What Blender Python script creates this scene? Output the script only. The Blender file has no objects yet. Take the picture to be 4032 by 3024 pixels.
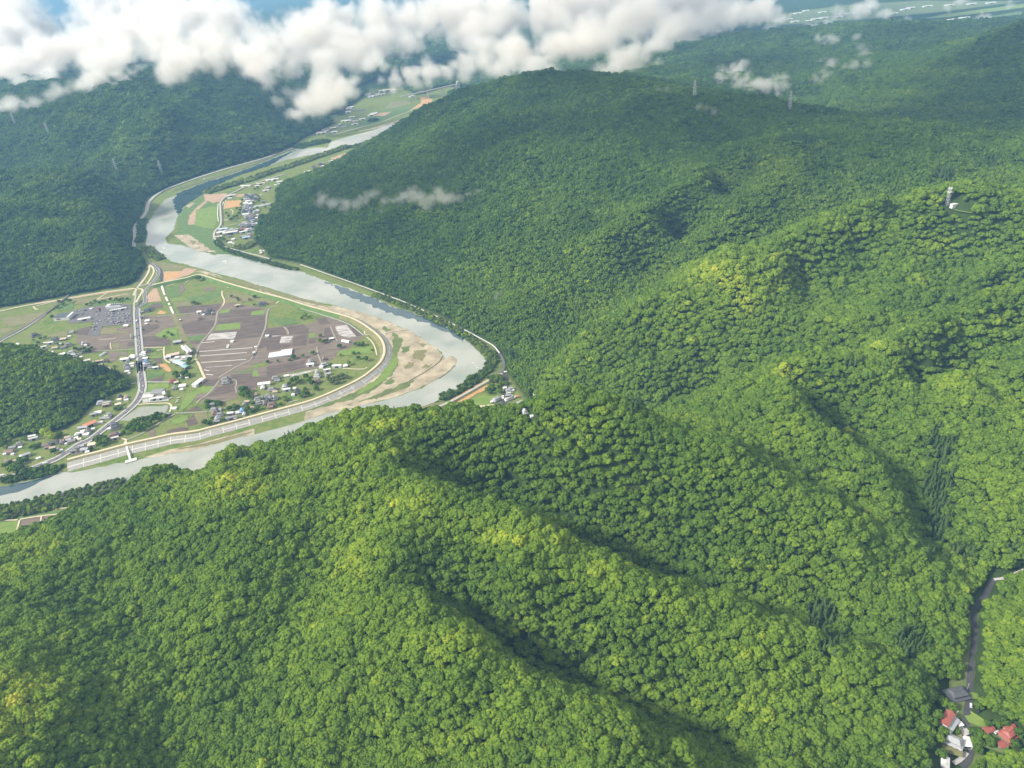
import bpy, bmesh, math, random, numpy as np
from mathutils import Vector, Matrix
R_ = math.radians
rng = np.random.default_rng(7)
random.seed(7)
# ------------------------------------------------------------------ camera model
FPX, CU, CV = 2912., 2016., 1512.
CAMH, PITCH, ROLL = 620., R_(31.3), R_(5.0)
FR = dict(F=(0,0,1.8228),A=(0,1600,.9114),B=(2016,1600,.9114),C=(1000,300,.8436),D=(2400,300,.8438),E=(0,1000,.4521),
G=(0,300,.5877),I=(1344,0,.6076),J=(2688,0,.6076),H=(0,0,.6076),K=(700,500,.3617),L=(400,1000,.4521),
a=(200,1150,.226),b=(620,1060,.226),c=(1050,1200,.226),d=(350,1400,.226),e=(770,1380,.226),f=(0,1280,.226),g=(0,1600,.226),h=(1840,1450,.1808),
i=(820,680,.2049),j=(3600,2600,.2556),k=(2650,0,1.0882),l=(1250,280,.5118),m=(0,0,1.5874),n=(1800,0,1.7575),o=(0,1880,.4409),p=(400,1000,.3152),
O=(1500,1200,.3617),Q=(1200,1150,.3617),R=(3500,2200,.4967),S=(3300,1500,.4219),P=(0,1500,.4521))
cr, sr, cp, sp = math.cos(ROLL), math.sin(ROLL), math.cos(PITCH), math.sin(PITCH)
def px(t, x, y):
    q = FR[t]; return q[0]+q[2]*x, q[1]+q[2]*y
def ray(u, v):
    a = (np.asarray(u, float)-CU)/FPX; b = -(np.asarray(v, float)-CV)/FPX
    x = a*cr+b*sr; y = -a*sr+b*cr
    return x, cp+y*sp, y*cp-sp
def unp(u, v, z=0.):
    x, y, w = ray(u, v); t = (z-CAMH)/w
    return x*t, y*t
def proj(X, Y, Z):
    Z = np.asarray(Z)-CAMH
    d = Y*cp-Z*sp; up = Y*sp+Z*cp
    d = np.where(np.abs(d) < 1e-3, 1e-3, d)
    x = X/d; y = up/d
    return CU+(x*cr-y*sr)*FPX, CV-(x*sr+y*cr)*FPX, d
def at(t, x, y, z=0.):
    u, v = px(t, x, y); X, Y = unp(u, v, z); return float(X), float(Y)
def path(s, z=0.):
    """'a 10 20,30 40;C 5 6' -> ground points seen there (frame letter, then coordinates in that frame)"""
    out = []
    for seg in s.split(';'):
        t, rest = seg.strip().split(' ', 1)
        for c in rest.split(','):
            q = [float(v) for v in c.split()]
            out.append(at(t, q[0], q[1], z))
    return out
# ------------------------------------------------------------------ linking and labels
SC = bpy.context.scene
COL = SC.collection
def tag(o, label=None, cat=None, group=None, kind=None):
    if label: o['label'] = label
    if cat: o['category'] = cat
    if group: o['group'] = group
    if kind: o['kind'] = kind
    return o
def mesh_obj(name, verts, faces, mat=None, parent=None, smooth=False, mats=None, mi=None):
    me = bpy.data.meshes.new(name)
    me.from_pydata([tuple(map(float, v)) for v in verts], [], faces)
    for m in (mats or ([mat] if mat else [])): me.materials.append(m)
    if mi is not None: me.polygons.foreach_set('material_index', mi)
    if smooth: me.polygons.foreach_set('use_smooth', [True]*len(me.polygons))
    me.update()
    o = bpy.data.objects.new(name, me); COL.objects.link(o)
    if parent: o.parent = parent
    return o
def empty(name, loc=(0,0,0), rz=0.):
    o = bpy.data.objects.new(name, None); COL.objects.link(o)
    o.location = loc; o.rotation_euler = (0,0,rz); o.empty_display_size = 2
    return o
# ------------------------------------------------------------------ materials
MATS = {}; ALB = .66
def nodes(name):
    m = bpy.data.materials.new(name); m.use_nodes = True
    nt = m.node_tree; nt.nodes.clear()
    return m, nt
def N(nt, t, **kw):
    n = nt.nodes.new(t)
    for k, v in kw.items():
        if k.startswith('i_'): n.inputs[k[2:].replace('_', ' ')].default_value = v
        elif k.startswith('n_'): n.inputs[int(k[2:])].default_value = v
        else: setattr(n, k, v)
    return n
def mat(name, col, var=.18, scale=.25, rough=.85, col2=None, detail=4., bump=0., metal=0., spec=.3, stretch=None):
    """procedural paint / soil / plaster: two noise layers vary the colour of the surface"""
    if name in MATS: return MATS[name]
    m, nt = nodes(name); L = nt.links.new
    out = N(nt, 'ShaderNodeOutputMaterial'); b = N(nt, 'ShaderNodeBsdfPrincipled')
    b.inputs['Roughness'].default_value = rough; b.inputs['Metallic'].default_value = metal
    b.inputs['Specular IOR Level'].default_value = spec
    tc = N(nt, 'ShaderNodeNewGeometry')
    src = tc.outputs['Position']
    if stretch:
        mp = N(nt, 'ShaderNodeMapping'); mp.inputs['Rotation'].default_value = (0,0,stretch[0]); mp.inputs['Scale'].default_value = (stretch[1],1,1)
        L(src, mp.inputs['Vector']); src = mp.outputs['Vector']
    n1 = N(nt, 'ShaderNodeTexNoise'); n1.inputs['Scale'].default_value = scale; n1.inputs['Detail'].default_value = detail; n1.inputs['Roughness'].default_value = .65
    L(src, n1.inputs['Vector'])
    r = N(nt, 'ShaderNodeValToRGB'); e = r.color_ramp.elements
    c = np.array(col)*ALB; d2 = np.array(col2)*ALB if col2 is not None else c*(1+var)
    lo = c*(1-var) if col2 is None else c
    e[0].position = .32; e[0].color = (*lo, 1); e[1].position = .68; e[1].color = (*np.minimum(d2, 1), 1)
    L(n1.outputs['Fac'], r.inputs['Fac']); L(r.outputs['Color'], b.inputs['Base Color'])
    if bump:
        bp = N(nt, 'ShaderNodeBump'); bp.inputs['Strength'].default_value = bump; bp.inputs['Distance'].default_value = .3
        L(n1.outputs['Fac'], bp.inputs['Height']); L(bp.outputs['Normal'], b.inputs['Normal'])
    L(b.outputs['BSDF'], out.inputs['Surface'])
    MATS[name] = m
    return m
def leaf_mat(name, stops, transl=.3):
    m, nt = nodes(name); L = nt.links.new
    out = N(nt, 'ShaderNodeOutputMaterial')
    at_ = N(nt, 'ShaderNodeAttribute', attribute_type='INSTANCER', attribute_name='tint')
    geo = N(nt, 'ShaderNodeAttribute', attribute_type='GEOMETRY', attribute_name='clump')
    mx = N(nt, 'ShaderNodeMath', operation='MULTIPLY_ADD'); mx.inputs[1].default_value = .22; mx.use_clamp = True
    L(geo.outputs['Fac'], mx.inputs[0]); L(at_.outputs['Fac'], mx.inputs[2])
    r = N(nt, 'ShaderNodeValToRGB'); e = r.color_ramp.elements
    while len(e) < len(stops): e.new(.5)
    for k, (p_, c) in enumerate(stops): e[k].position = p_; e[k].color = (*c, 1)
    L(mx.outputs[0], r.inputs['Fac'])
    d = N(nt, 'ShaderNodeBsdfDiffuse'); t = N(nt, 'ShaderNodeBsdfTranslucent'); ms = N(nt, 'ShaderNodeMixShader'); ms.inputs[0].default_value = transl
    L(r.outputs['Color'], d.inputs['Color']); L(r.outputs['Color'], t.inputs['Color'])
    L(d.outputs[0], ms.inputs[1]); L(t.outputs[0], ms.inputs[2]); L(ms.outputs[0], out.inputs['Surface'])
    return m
# ------------------------------------------------------------------ relief control points: frame x y height [height of the gully just behind]
CP_TXT = """
A 400 410 22;A 700 290 58;A 1050 210 108;A 1300 130 138;A 1480 85 152;A 1600 55 163;A 1760 60 162;A 1900 95 158;A 2050 105 158;B 0 100 163;B 100 68 175;B 200 55 183;B 330 50 188;B 420 75 187;B 520 105 183;B 650 145 176;B 750 185 168;B 850 215 162
B 950 260 152;B 1100 330 141;B 1250 390 128;B 1400 450 116;B 1500 520 108;B 1600 580 98;B 1700 640 88;B 1800 705 79;B 1900 790 70;B 1950 880 62
A 1640 170 162;A 1680 260 160;A 1830 340 155 132;A 1950 380 152 110;A 2100 450 148 94;B 0 480 145 84;B 130 540 140 78;B 250 610 135 73;B 400 680 128 69;B 550 750 120 66;B 650 790 116 64;B 800 840 108 62;B 950 890 102 61;B 1050 930 97 60;B 1200 990 90 59;B 1350 1060 84 58;B 1480 1100 78 57;B 1600 1150 72;B 1700 1220 66;B 1800 1310 57
A 1690 420 152;A 1730 640 143;A 1850 850 131 108;A 2000 950 122 88;A 2100 1020 119 78;B 0 1120 114 68;B 120 1185 108 63;B 250 1250 102 60;B 400 1310 96 58;B 500 1370 91 56;B 650 1445 85 55;B 800 1510 78 54;B 900 1560 74 53
A 1440 300 142;A 1430 500 121;A 1370 700 102;A 1230 920 85;A 1150 1100 73;A 1050 1260 65;A 900 1400 57;A 800 1560 50
B 0 900 112;B 250 1000 98;B 500 1150 82;B 800 1300 70;B 1100 1400 62;B 1400 1500 56;B 1300 1200 72;A 1550 1000 108;A 1500 1300 86;A 1800 1300 98;A 1600 1560 70;A 2100 1500 88
A 80 600 27;A 0 760 62;A 0 900 80;A 200 560 28;A 300 680 66;A 450 500 52;A 600 480 78;A 850 400 108;A 1000 320 126;A 1200 250 132;A 1100 480 122;A 900 560 104;A 700 640 84;A 1050 720 104;A 800 800 80;A 500 800 68;A 600 1000 66;A 300 950 80;A 400 1120 74;A 0 1160 98;A 150 1240 95;A 300 1310 84;A 430 1400 72;A 560 1520 60;A 0 1500 104;A 250 1540 86;A 700 1250 60;A 950 1000 86;A 900 1200 68
B 1950 1562 52;B 1985 1450 53;B 1975 1200 55;B 1990 1050 57;B 1985 890 59;B 2075 760 62;B 2212 700 66;B 1840 1400 56;B 1820 1562 56;B 2120 1420 58;B 2200 1200 66;B 2212 1000 68;B 2200 1500 60;B 2350 1300 74;B 2300 800 78;B 2100 1000 62
D 130 1650 34 22;D 230 1600 48 25;D 330 1560 62 30;D 480 1500 80 40;D 620 1460 95 55;D 750 1405 115 75;D 820 1370 133 85;D 950 1350 144 95;D 1100 1358 146 105;D 1200 1362 139
B 1180 -60 140;B 1250 20 137 100;B 1330 100 132 92;B 1400 180 124 88;B 1500 235 116 94;B 1570 290 109 88;B 1640 380 100 82;B 1690 470 90 70;B 1760 590 77 66;B 1820 660 70 64
B 700 130 120;B 900 180 112;B 900 60 105;B 1100 250 105;B 650 60 85;B 800 30 92;B 1000 60 118;B 1300 400 92;B 1500 470 82
D 1260 1320 142;D 1350 1270 156 130;D 1500 1222 165 134;D 1600 1160 171 138;D 1700 1100 179 142;D 1800 1050 186 135;D 1934 1040 189 140;D 2100 1030 182
D 1480 1500 118 106;D 1540 1440 132 105;D 1640 1420 140 112;D 1750 1480 138 115;D 1850 1560 136 115;D 1934 1600 135;D 1600 1250 140;D 1850 1250 142;D 1850 1420 128;D 1420 1420 110;D 1400 1500 98;B 1950 100 118;B 1900 250 100;B 2100 250 118;B 2212 400 105;B 1950 480 82;B 2100 600 82;B 2212 550 92
C 1300 1500 9;C 1380 1400 30;C 1450 1330 48 30;C 1550 1250 78 42;C 1660 1160 100 55;D 100 1095 116 68;D 200 1030 132 80;D 330 950 152 95;D 430 900 165 105;D 500 880 173 110;D 560 865 178 115;D 620 860 180 118;D 700 845 181 122;D 800 830 184 128;D 950 780 190 135;D 1050 740 197 140;D 1150 690 204 146;D 1300 620 216 158;D 1400 600 224;D 1500 570 230;D 1580 598 228;D 1700 640 222;D 1800 655 218;D 1934 660 216;D 2150 700 205
D 430 1020 142;D 300 1220 98;D 220 1380 66;D 700 1080 132;D 720 1230 98;D 240 1330 64;D 170 1500 36;D 450 1480 56;D 600 1380 75;D 820 1325 86;D 950 1240 106;D 1100 1120 124;D 1300 1040 140;D 1030 1225 115;D 1150 1170 134;D 1400 660 194;D 1290 750 172;D 1150 880 152;D 900 1000 128;D 1500 900 150;D 1700 850 162;D 1800 950 158;D 1400 1000 142;D 1600 780 178;D 550 1100 128;D 0 1350 62;D 80 1480 38
D -60 775 108;D 0 740 135 122;D 200 640 163 146;D 300 560 178 160;D 430 450 198 180;D 600 330 218 200;D 700 290 213;D 770 275 216;D 900 260 214;D 1100 245 213;D 1300 265 210;D 1500 290 208;D 1700 320 208;D 1934 320 212;D 2100 330 220
D 770 400 204;D 740 520 186;D 600 650 165;D 480 780 134;D 500 600 136;D 300 800 90;D 150 930 66;D 20 1130 46;D 1190 590 160;D 1050 650 150;D 950 480 180;D 1250 480 178;D 1450 450 190;D 1700 450 188;D 1850 520 185;D 1100 400 196;D 1400 560 190;D 1700 580 190
D 0 80 245;D 200 100 242;D 400 120 236;D 550 140 230;D 700 140 226;D 850 180 216;D 1000 200 208;D 1100 240 200;F 1120 172 254;F 1200 185 252;F 1280 190 250;F 1080 195 228;F 1000 215 195;F 950 230 165;D 0 300 205;D 250 300 196;D 0 500 165;D 400 250 212
C 600 650 90;C 800 550 125;C 1000 450 160;C 1200 350 195;C 900 800 70;C 1100 700 110;C 1200 900 75;C 1350 800 105;C 1500 650 140;C 1400 480 165;C 1300 1050 62;C 1200 1130 40;C 700 250 105;C 850 160 140;C 500 400 55;C 300 500 42;C 200 650 40;C 400 750 40;C 100 700 18
G 0 830 118 95;G 150 815 124 98;G 250 828 121;G 400 850 109 90;G 550 890 95 80;G 700 930 78 60;G 800 980 62;G 860 1040 42;G 930 1150 14;G 100 1000 95;G 400 1000 85;G 600 1050 66;G 300 1150 68;G 600 1200 45;G 300 1300 40;G 0 1200 66;G 800 1200 28;G 0 1400 35;G 450 1360 22;G 700 1340 18;G -300 850 120;G -300 1200 70
G 0 710 128 110;G 200 702 130;G 400 690 129 105;G 500 700 122;G 600 720 109 65;G 750 770 78 40;G 850 810 52;G 930 850 24;G -300 720 130
H 1450 430 236;H 1300 450 222;H 900 510 208;H 600 560 200;G 0 280 186;G -300 300 190;H 1600 480 200;H 1750 560 140;H 1900 690 70;H 1100 480 208;G 480 280 185;G 400 400 150;G 330 520 110;G 950 240 190;G 1060 300 160;G 1130 420 110;G 1200 500 70;G 850 350 145;G 800 480 100;G 900 600 65;G 600 500 105;G 700 650 70;G 300 600 85;G 0 550 110;G 0 420 150;G 1500 350 88;G 1400 450 75;G 1700 320 78;G 1850 400 55;G 1300 300 130;G 1650 480 50;G 1700 200 120;G 1400 150 165;G 550 620 80
E 0 820 65;E 150 830 64;E 300 890 54;E 450 910 46;E 600 950 40;E 800 990 33;E 900 1010 27;E 1000 1035 20;E 1080 1080 13;E 0 1100 58;E 300 1150 44;E 600 1150 32;E 0 1350 30;E 350 1380 18;E 650 1320 14;E 900 1180 12;E -250 850 70;E -250 1300 40
J 2212 170 255;J 2100 220 240;J 1950 290 208;J 1800 370 175;J 1600 430 150;J 1400 470 138;J 1200 540 122;J 1050 640 112;J 1050 800 104;J 1300 800 112;J 2212 550 195;J 2212 800 150;J 1700 700 150;J 1950 500 190;J 1500 600 140;J 2212 350 230;J 1900 800 135;J 2400 200 265;J 2400 600 215
J 1340 180 112;J 1250 190 108;J 1050 215 112;J 850 225 110;J 700 232 108;J 500 270 104;J 300 300 98;J 100 330 98;J 1500 205 102;J 1650 250 92;J 1850 280 80;J 900 400 95;J 600 400 100;J 300 450 108;J 1200 350 88;J 1500 330 85;J 700 600 92;J 500 700 102;J 850 700 96;J 200 600 120;J 50 500 130
"""
FLAT_TXT = """J 1000 150 2;J 400 190 2;J 100 280 2;J 600 235 2;J 1600 130 2;J 2000 140 4;J 2212 90 2;J 1500 60 1;J 500 80 1;J 2212 10 1;J 100 100 1;J 1800 175 10;J 1450 170 5"""
CPL = []
def add_cp():
    for line in CP_TXT.strip().replace('\n', ';').split(';'):
        q = line.split(); t, x, y, z = q[0], float(q[1]), float(q[2]), float(q[3])
        X, Y = at(t, x, y, z); CPL.append((X, Y, z))
        if len(q) > 4:
            # the gully lies out of sight just behind this crest: along the view ray's ground track
            zb = float(q[4]); zb -= .1*(z-zb); X2, Y2 = at(t, x, y-6, zb); CPL.append((X2, Y2, zb))
    for line in FLAT_TXT.split(';'):
        q = line.split(); X, Y = at(q[0], float(q[1]), float(q[2]), 2.); CPL.append((X, Y, float(q[3])))
add_cp()
VALLEY = path('E -400 620,-200 540,0 470,300 425,600 368,850 325,1150 272,1220 200,1280 90;G 960 1215,905 1150,886 1100,885 1010,935 950,965 865,990 815,1200 715,1500 615,1800 535,1980 468,2010 430,2190 350;l 0 470,60 440,140 400,100 380,90 340,220 340,220 290,300 240,360 190,400 140;l 620 130,700 150,760 190,1000 120,1150 130,1200 140;l 1000 180,980 240,890 330,720 370,640 400,570 460,450 540,400 570,360 590,150 700,110 740,0 770;K 1550 480,1450 520,1150 620,1100 660,1050 760,1060 830,1010 900,985 980,900 1010,850 1090,830 1250,950 1350,1000 1430;C 220 875,400 945,560 1005,700 1055,860 1115,1000 1195,1120 1255,1150 1305,1168 1370,1205 1420,1260 1490,1310 1560;C 1380 1660,1500 1720,1500 1800;F 1250 985,1050 995,860 975,740 1005,600 1040,480 1065,380 1075;A 520 392,400 418,300 470,80 548,0 570,-400 690')
KNOLL = path('E -400 800,0 815,150 825,300 880,450 895,600 935,800 975,900 1000,1000 1020,1080 1065,1130 1110,1150 1190;E 1000 1220,880 1280,800 1330,700 1440,600 1520,430 1560,300 1590,0 1625,-400 1720')
COVE = path('R 560 1700,600 1500,620 1300,610 1100,640 900,650 700,660 450,700 380,790 250,830 170')
for X, Y in VALLEY[::1]: CPL.append((X, Y, 2.))
for X, Y in KNOLL: CPL.append((X, Y, 2.))
def seg_dist(X, Y, poly, closed=True):
    P = np.array(poly); Q = np.roll(P, -1, 0) if closed else P[1:]
    if not closed: P = P[:-1]
    d = np.full(X.shape, 1e12)
    for (ax, ay), (bx, by) in zip(P, Q):
        vx, vy = bx-ax, by-ay; l2 = vx*vx+vy*vy+1e-9
        t = np.clip(((X-ax)*vx+(Y-ay)*vy)/l2, 0, 1)
        d = np.minimum(d, (X-ax-t*vx)**2+(Y-ay-t*vy)**2)
    return np.sqrt(d)
def inside(X, Y, poly):
    P = np.array(poly); Q = np.roll(P, -1, 0); r = np.zeros(X.shape, bool)
    for (ax, ay), (bx, by) in zip(P, Q):
        c = ((ay > Y) != (by > Y)) & (X < (bx-ax)*(Y-ay)/(by-ay+1e-12)+ax)
        r ^= c
    return r
# radial basis surface through the control points
CPA = np.array(CPL)
_, ui = np.unique(np.round(CPA[:, :2]/3), axis=0, return_index=True); CPA = CPA[np.sort(ui)]
CC = 16.
def kern(d2): return -np.sqrt(d2+CC*CC)
_D = (CPA[:, None, 0]-CPA[None, :, 0])**2+(CPA[:, None, 1]-CPA[None, :, 1])**2
n_ = len(CPA); M_ = np.zeros((n_+1, n_+1)); M_[:n_, :n_] = kern(_D)+np.eye(n_)*1.2; M_[:n_, n_] = 1; M_[n_, :n_] = 1
WRBF = np.linalg.solve(M_, np.r_[CPA[:, 2], 0])
def vnoise(X, Y, s):
    """smooth value noise, lattice hash"""
    x, y = X/s, Y/s; xi, yi = np.floor(x).astype(np.int64), np.floor(y).astype(np.int64); fx, fy = x-xi, y-yi
    fx, fy = fx*fx*(3-2*fx), fy*fy*(3-2*fy)
    def h(a, b):
        v = (a*374761393+b*668265263) & 0xffffffff; v = ((v ^ (v >> 13))*1274126177) & 0xffffffff
        return ((v ^ (v >> 16)) & 0xffff)/65535.
    return (h(xi, yi)*(1-fx)+h(xi+1, yi)*fx)*(1-fy)+(h(xi, yi+1)*(1-fx)+h(xi+1, yi+1)*fx)*fy
def height(X, Y):
    X = np.asarray(X, float); Y = np.asarray(Y, float); sh = X.shape; x, y = X.ravel(), Y.ravel()
    h = np.empty(x.size)
    for i0 in range(0, x.size, 20000):
        s = slice(i0, i0+20000)
        d2 = (x[s, None]-CPA[None, :, 0])**2+(y[s, None]-CPA[None, :, 1])**2
        h[s] = kern(d2) @ WRBF[:n_] + WRBF[n_]
    # spurs and gullies finer than the traced ones
    wx = x+40*(vnoise(x, y, 150)-.5); wy = y+40*(vnoise(x+999, y, 150)-.5)
    r = 1-np.abs(2*vnoise(wx, wy, 130)-1); r2 = 1-np.abs(2*vnoise(wx+77, wy-31, 58)-1)
    h = h+((r-.5)*(17+13*np.clip((y-1300)/1200, 0, 1))+(r2-.5)*8)*np.clip(h/60., 0, 1.)
    iv = inside(x, y, VALLEY); ik = inside(x, y, KNOLL)
    dv = seg_dist(x, y, VALLEY); dk = seg_dist(x, y, KNOLL)
    d = np.where(ik & iv, dk, np.where(iv, -np.minimum(dv, dk), dv))
    d = np.where(ik & ~iv, np.maximum(dk, 30), d)
    t = np.clip(d/45., 0, 1); t = t*t*(3-2*t)
    far = np.clip((y-9000)/6000, 0, 1)
    h = np.maximum(h, 0)*t*(1-far)+0
    return h.reshape(sh), d.reshape(sh)
# ------------------------------------------------------------------ ground sheet (one mesh, finer near the camera)
ys = [-500., -350, -200, -80, 20]
y_ = 80.
while y_ < 45000: ys.append(y_); y_ += max(3.2, .0066*y_ if y_ < 5200 else .05*y_)
ys = np.array(ys); NX = 430
tx = np.linspace(-1, 1, NX)
GX = np.empty((len(ys), NX)); GY = np.repeat(ys[:, None], NX, 1)
half = 330+.80*np.maximum(ys, 0)
GX = half[:, None]*tx[None, :]
GH, GD = height(GX, GY)
def ground_z(X, Y):
    """bilinear lookup on the sheet"""
    X = np.asarray(X, float); Y = np.asarray(Y, float)
    r = np.clip(np.searchsorted(ys, Y)-1, 0, len(ys)-2); f = np.clip((Y-ys[r])/(ys[r+1]-ys[r]), 0, 1)
    def col(rr):
        q = (X/half[rr]+1)*.5*(NX-1); c = np.clip(np.floor(q).astype(int), 0, NX-2); g = np.clip(q-c, 0, 1)
        return GH[rr, c]*(1-g)+GH[rr, c+1]*g
    return col(r)*(1-f)+col(r+1)*f
def build_ground():
    n, m_ = GX.shape
    V = np.stack([GX, GY, GH], -1).reshape(-1, 3)
    idx = np.arange(n*m_).reshape(n, m_)
    Fq = np.stack([idx[:-1, :-1], idx[:-1, 1:], idx[1:, 1:], idx[1:, :-1]], -1).reshape(-1, 4)
    me = bpy.data.meshes.new('ground')
    me.vertices.add(len(V)); me.vertices.foreach_set('co', V.ravel())
    me.loops.add(Fq.size); me.loops.foreach_set('vertex_index', Fq.ravel())
    me.polygons.add(len(Fq)); me.polygons.foreach_set('loop_start', np.arange(0, Fq.size, 4)); me.polygons.foreach_set('loop_total', np.full(len(Fq), 4))
    me.polygons.foreach_set('use_smooth', np.ones(len(Fq), bool))
    me.update(calc_edges=True); me.validate()
    a = me.attributes.new('hill', 'FLOAT', 'POINT'); a.data.foreach_set('value', np.clip(GD.ravel()/6+.5, 0, 1).astype(np.float32))
    m, nt = nodes('ground_cover'); L = nt.links.new
    out = N(nt, 'ShaderNodeOutputMaterial'); b = N(nt, 'ShaderNodeBsdfDiffuse')
    g = N(nt, 'ShaderNodeNewGeometry')
    def noise(s, d=5.):
        t = N(nt, 'ShaderNodeTexNoise'); t.inputs['Scale'].default_value = s; t.inputs['Detail'].default_value = d; L(g.outputs['Position'], t.inputs['Vector']); return t
    n1, n2, n3 = noise(.018), noise(.12), noise(.006)
    r1 = N(nt, 'ShaderNodeValToRGB'); e = r1.color_ramp.elements
    cols = [(.30, (.050,.085,.020)), (.43, (.085,.125,.030)), (.52, (.13,.14,.05)), (.62, (.075,.12,.026)), (.75, (.16,.125,.07))]
    while len(e) < len(cols): e.new(.5)
    for k, (p_, c) in enumerate(cols): e[k].position = p_; e[k].color = (*c, 1)
    ad = N(nt, 'ShaderNodeMath', operation='MULTIPLY_ADD'); ad.inputs[1].default_value = .5; L(n2.outputs['Fac'], ad.inputs[0])
    ad2 = N(nt, 'ShaderNodeMath', operation='MULTIPLY'); ad2.inputs[1].default_value = .5; L(n1.outputs['Fac'], ad2.inputs[0]); L(ad2.outputs[0], ad.inputs[2])
    L(ad.outputs[0], r1.inputs['Fac'])
    r2 = N(nt, 'ShaderNodeValToRGB'); e = r2.color_ramp.elements
    e[0].color = (.018,.032,.009,1); e[1].color = (.04,.062,.018,1); L(n2.outputs['Fac'], r2.inputs['Fac'])
    at_ = N(nt, 'ShaderNodeAttribute', attribute_name='hill')
    mx = N(nt, 'ShaderNodeMix', data_type='RGBA'); L(at_.outputs['Fac'], mx.inputs['Factor']); L(r1.outputs['Color'], mx.inputs['A']); L(r2.outputs['Color'], mx.inputs['B'])
    L(mx.outputs['Result'], b.inputs['Color']); L(b.outputs[0], out.inputs['Surface'])
    me.materials.append(m)
    o = bpy.data.objects.new('ground', me); COL.objects.link(o)
    return tag(o, kind='structure')
build_ground()
# ------------------------------------------------------------------ camera, light, air
def build_camera():
    cd = bpy.data.cameras.new('camera'); cam = bpy.data.objects.new('camera', cd); COL.objects.link(cam)
    cd.sensor_width = 36; cd.lens = FPX/4032*36; cd.clip_start = 1; cd.clip_end = 100000
    r = Vector((1,0,0)); u = Vector((0, sp, cp)); f = Vector((0, cp, -sp))
    X = r*cr-u*sr; Y = r*sr+u*cr; Z = -f
    Mx = Matrix((X, Y, Z)).transposed().to_4x4(); Mx.translation = (0, 0, CAMH)
    cam.matrix_world = Mx; SC.camera = cam
build_camera()
SUN_AZ, SUN_EL = R_(-102), R_(36)      # azimuth clockwise from +Y
def build_light():
    sd = bpy.data.lights.new('sun', 'SUN'); so = bpy.data.objects.new('sun', sd); COL.objects.link(so)
    sd.energy = SUN_E; sd.angle = R_(9); sd.color = (1, .95, .87)
    dirv = Vector((math.sin(SUN_AZ)*math.cos(SUN_EL), math.cos(SUN_AZ)*math.cos(SUN_EL), math.sin(SUN_EL)))
    so.rotation_euler = dirv.to_track_quat('Z', 'Y').to_euler(); so.location = (300, -300, 1500)
    w = bpy.data.worlds.new('World'); SC.world = w; w.use_nodes = True; nt = w.node_tree; nt.nodes.clear(); L = nt.links.new
    out = N(nt, 'ShaderNodeOutputWorld'); bg = N(nt, 'ShaderNodeBackground'); bg.inputs['Strength'].default_value = SKY_S
    sky = N(nt, 'ShaderNodeTexSky'); sky.sky_type = 'NISHITA'; sky.sun_disc = False; sky.sun_elevation = SUN_EL; sky.sun_rotation = SUN_AZ
    tc = N(nt, 'ShaderNodeTexCoord'); ns = N(nt, 'ShaderNodeTexNoise'); ns.inputs['Scale'].default_value = 3.; ns.inputs['Detail'].default_value = 6
    mp = N(nt, 'ShaderNodeMapping'); mp.inputs['Scale'].default_value = (1, 1, 2.5); L(tc.outputs['Generated'], mp.inputs['Vector']); L(mp.outputs['Vector'], ns.inputs['Vector'])
    rp = N(nt, 'ShaderNodeValToRGB'); rp.color_ramp.elements[0].position = .26; rp.color_ramp.elements[1].position = .44; L(ns.outputs['Fac'], rp.inputs['Fac'])
    ns2 = N(nt, 'ShaderNodeTexNoise'); ns2.inputs['Scale'].default_value = 5.; ns2.inputs['Detail'].default_value = 5; L(mp.outputs['Vector'], ns2.inputs['Vector'])
    cl = N(nt, 'ShaderNodeValToRGB'); cl.color_ramp.elements[0].position = .3; cl.color_ramp.elements[1].position = .7
    cl.color_ramp.elements[0].color = (*[SKY_C*.8*k for k in (1.0,1,.99)], 1); cl.color_ramp.elements[1].color = (*[SKY_C*1.25*k for k in (1.03,1,.94)], 1)
    L(ns2.outputs['Fac'], cl.inputs['Fac'])
    mx = N(nt, 'ShaderNodeMix', data_type='RGBA'); L(rp.outputs['Color'], mx.inputs['Factor']); L(sky.outputs['Color'], mx.inputs['A']); L(cl.outputs['Color'], mx.inputs['B'])
    L(mx.outputs['Result'], bg.inputs['Color']); L(bg.outputs[0], out.inputs['Surface'])
SUN_E, SKY_S, SKY_C = 4.4, .105, 6.0
build_light()
def build_haze(dens):
    b0, b1 = (-9000, -700, -4), (9000, 12000, 640)
    V = [(x, y, z) for x in (b0[0], b1[0]) for y in (b0[1], b1[1]) for z in (b0[2], b1[2])]
    Fc = [(0,1,3,2), (4,6,7,5), (0,4,5,1), (2,3,7,6), (0,2,6,4), (1,5,7,3)]
    m, nt = nodes('haze_air'); out = N(nt, 'ShaderNodeOutputMaterial'); v = N(nt, 'ShaderNodeVolumePrincipled')
    v.inputs['Color'].default_value = (.30, .60, 1.0, 1); v.inputs['Density'].default_value = dens; v.inputs['Anisotropy'].default_value = .0
    nt.links.new(v.outputs[0], out.inputs['Volume'])
    tag(mesh_obj('haze', V, Fc, m), kind='stuff')
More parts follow.
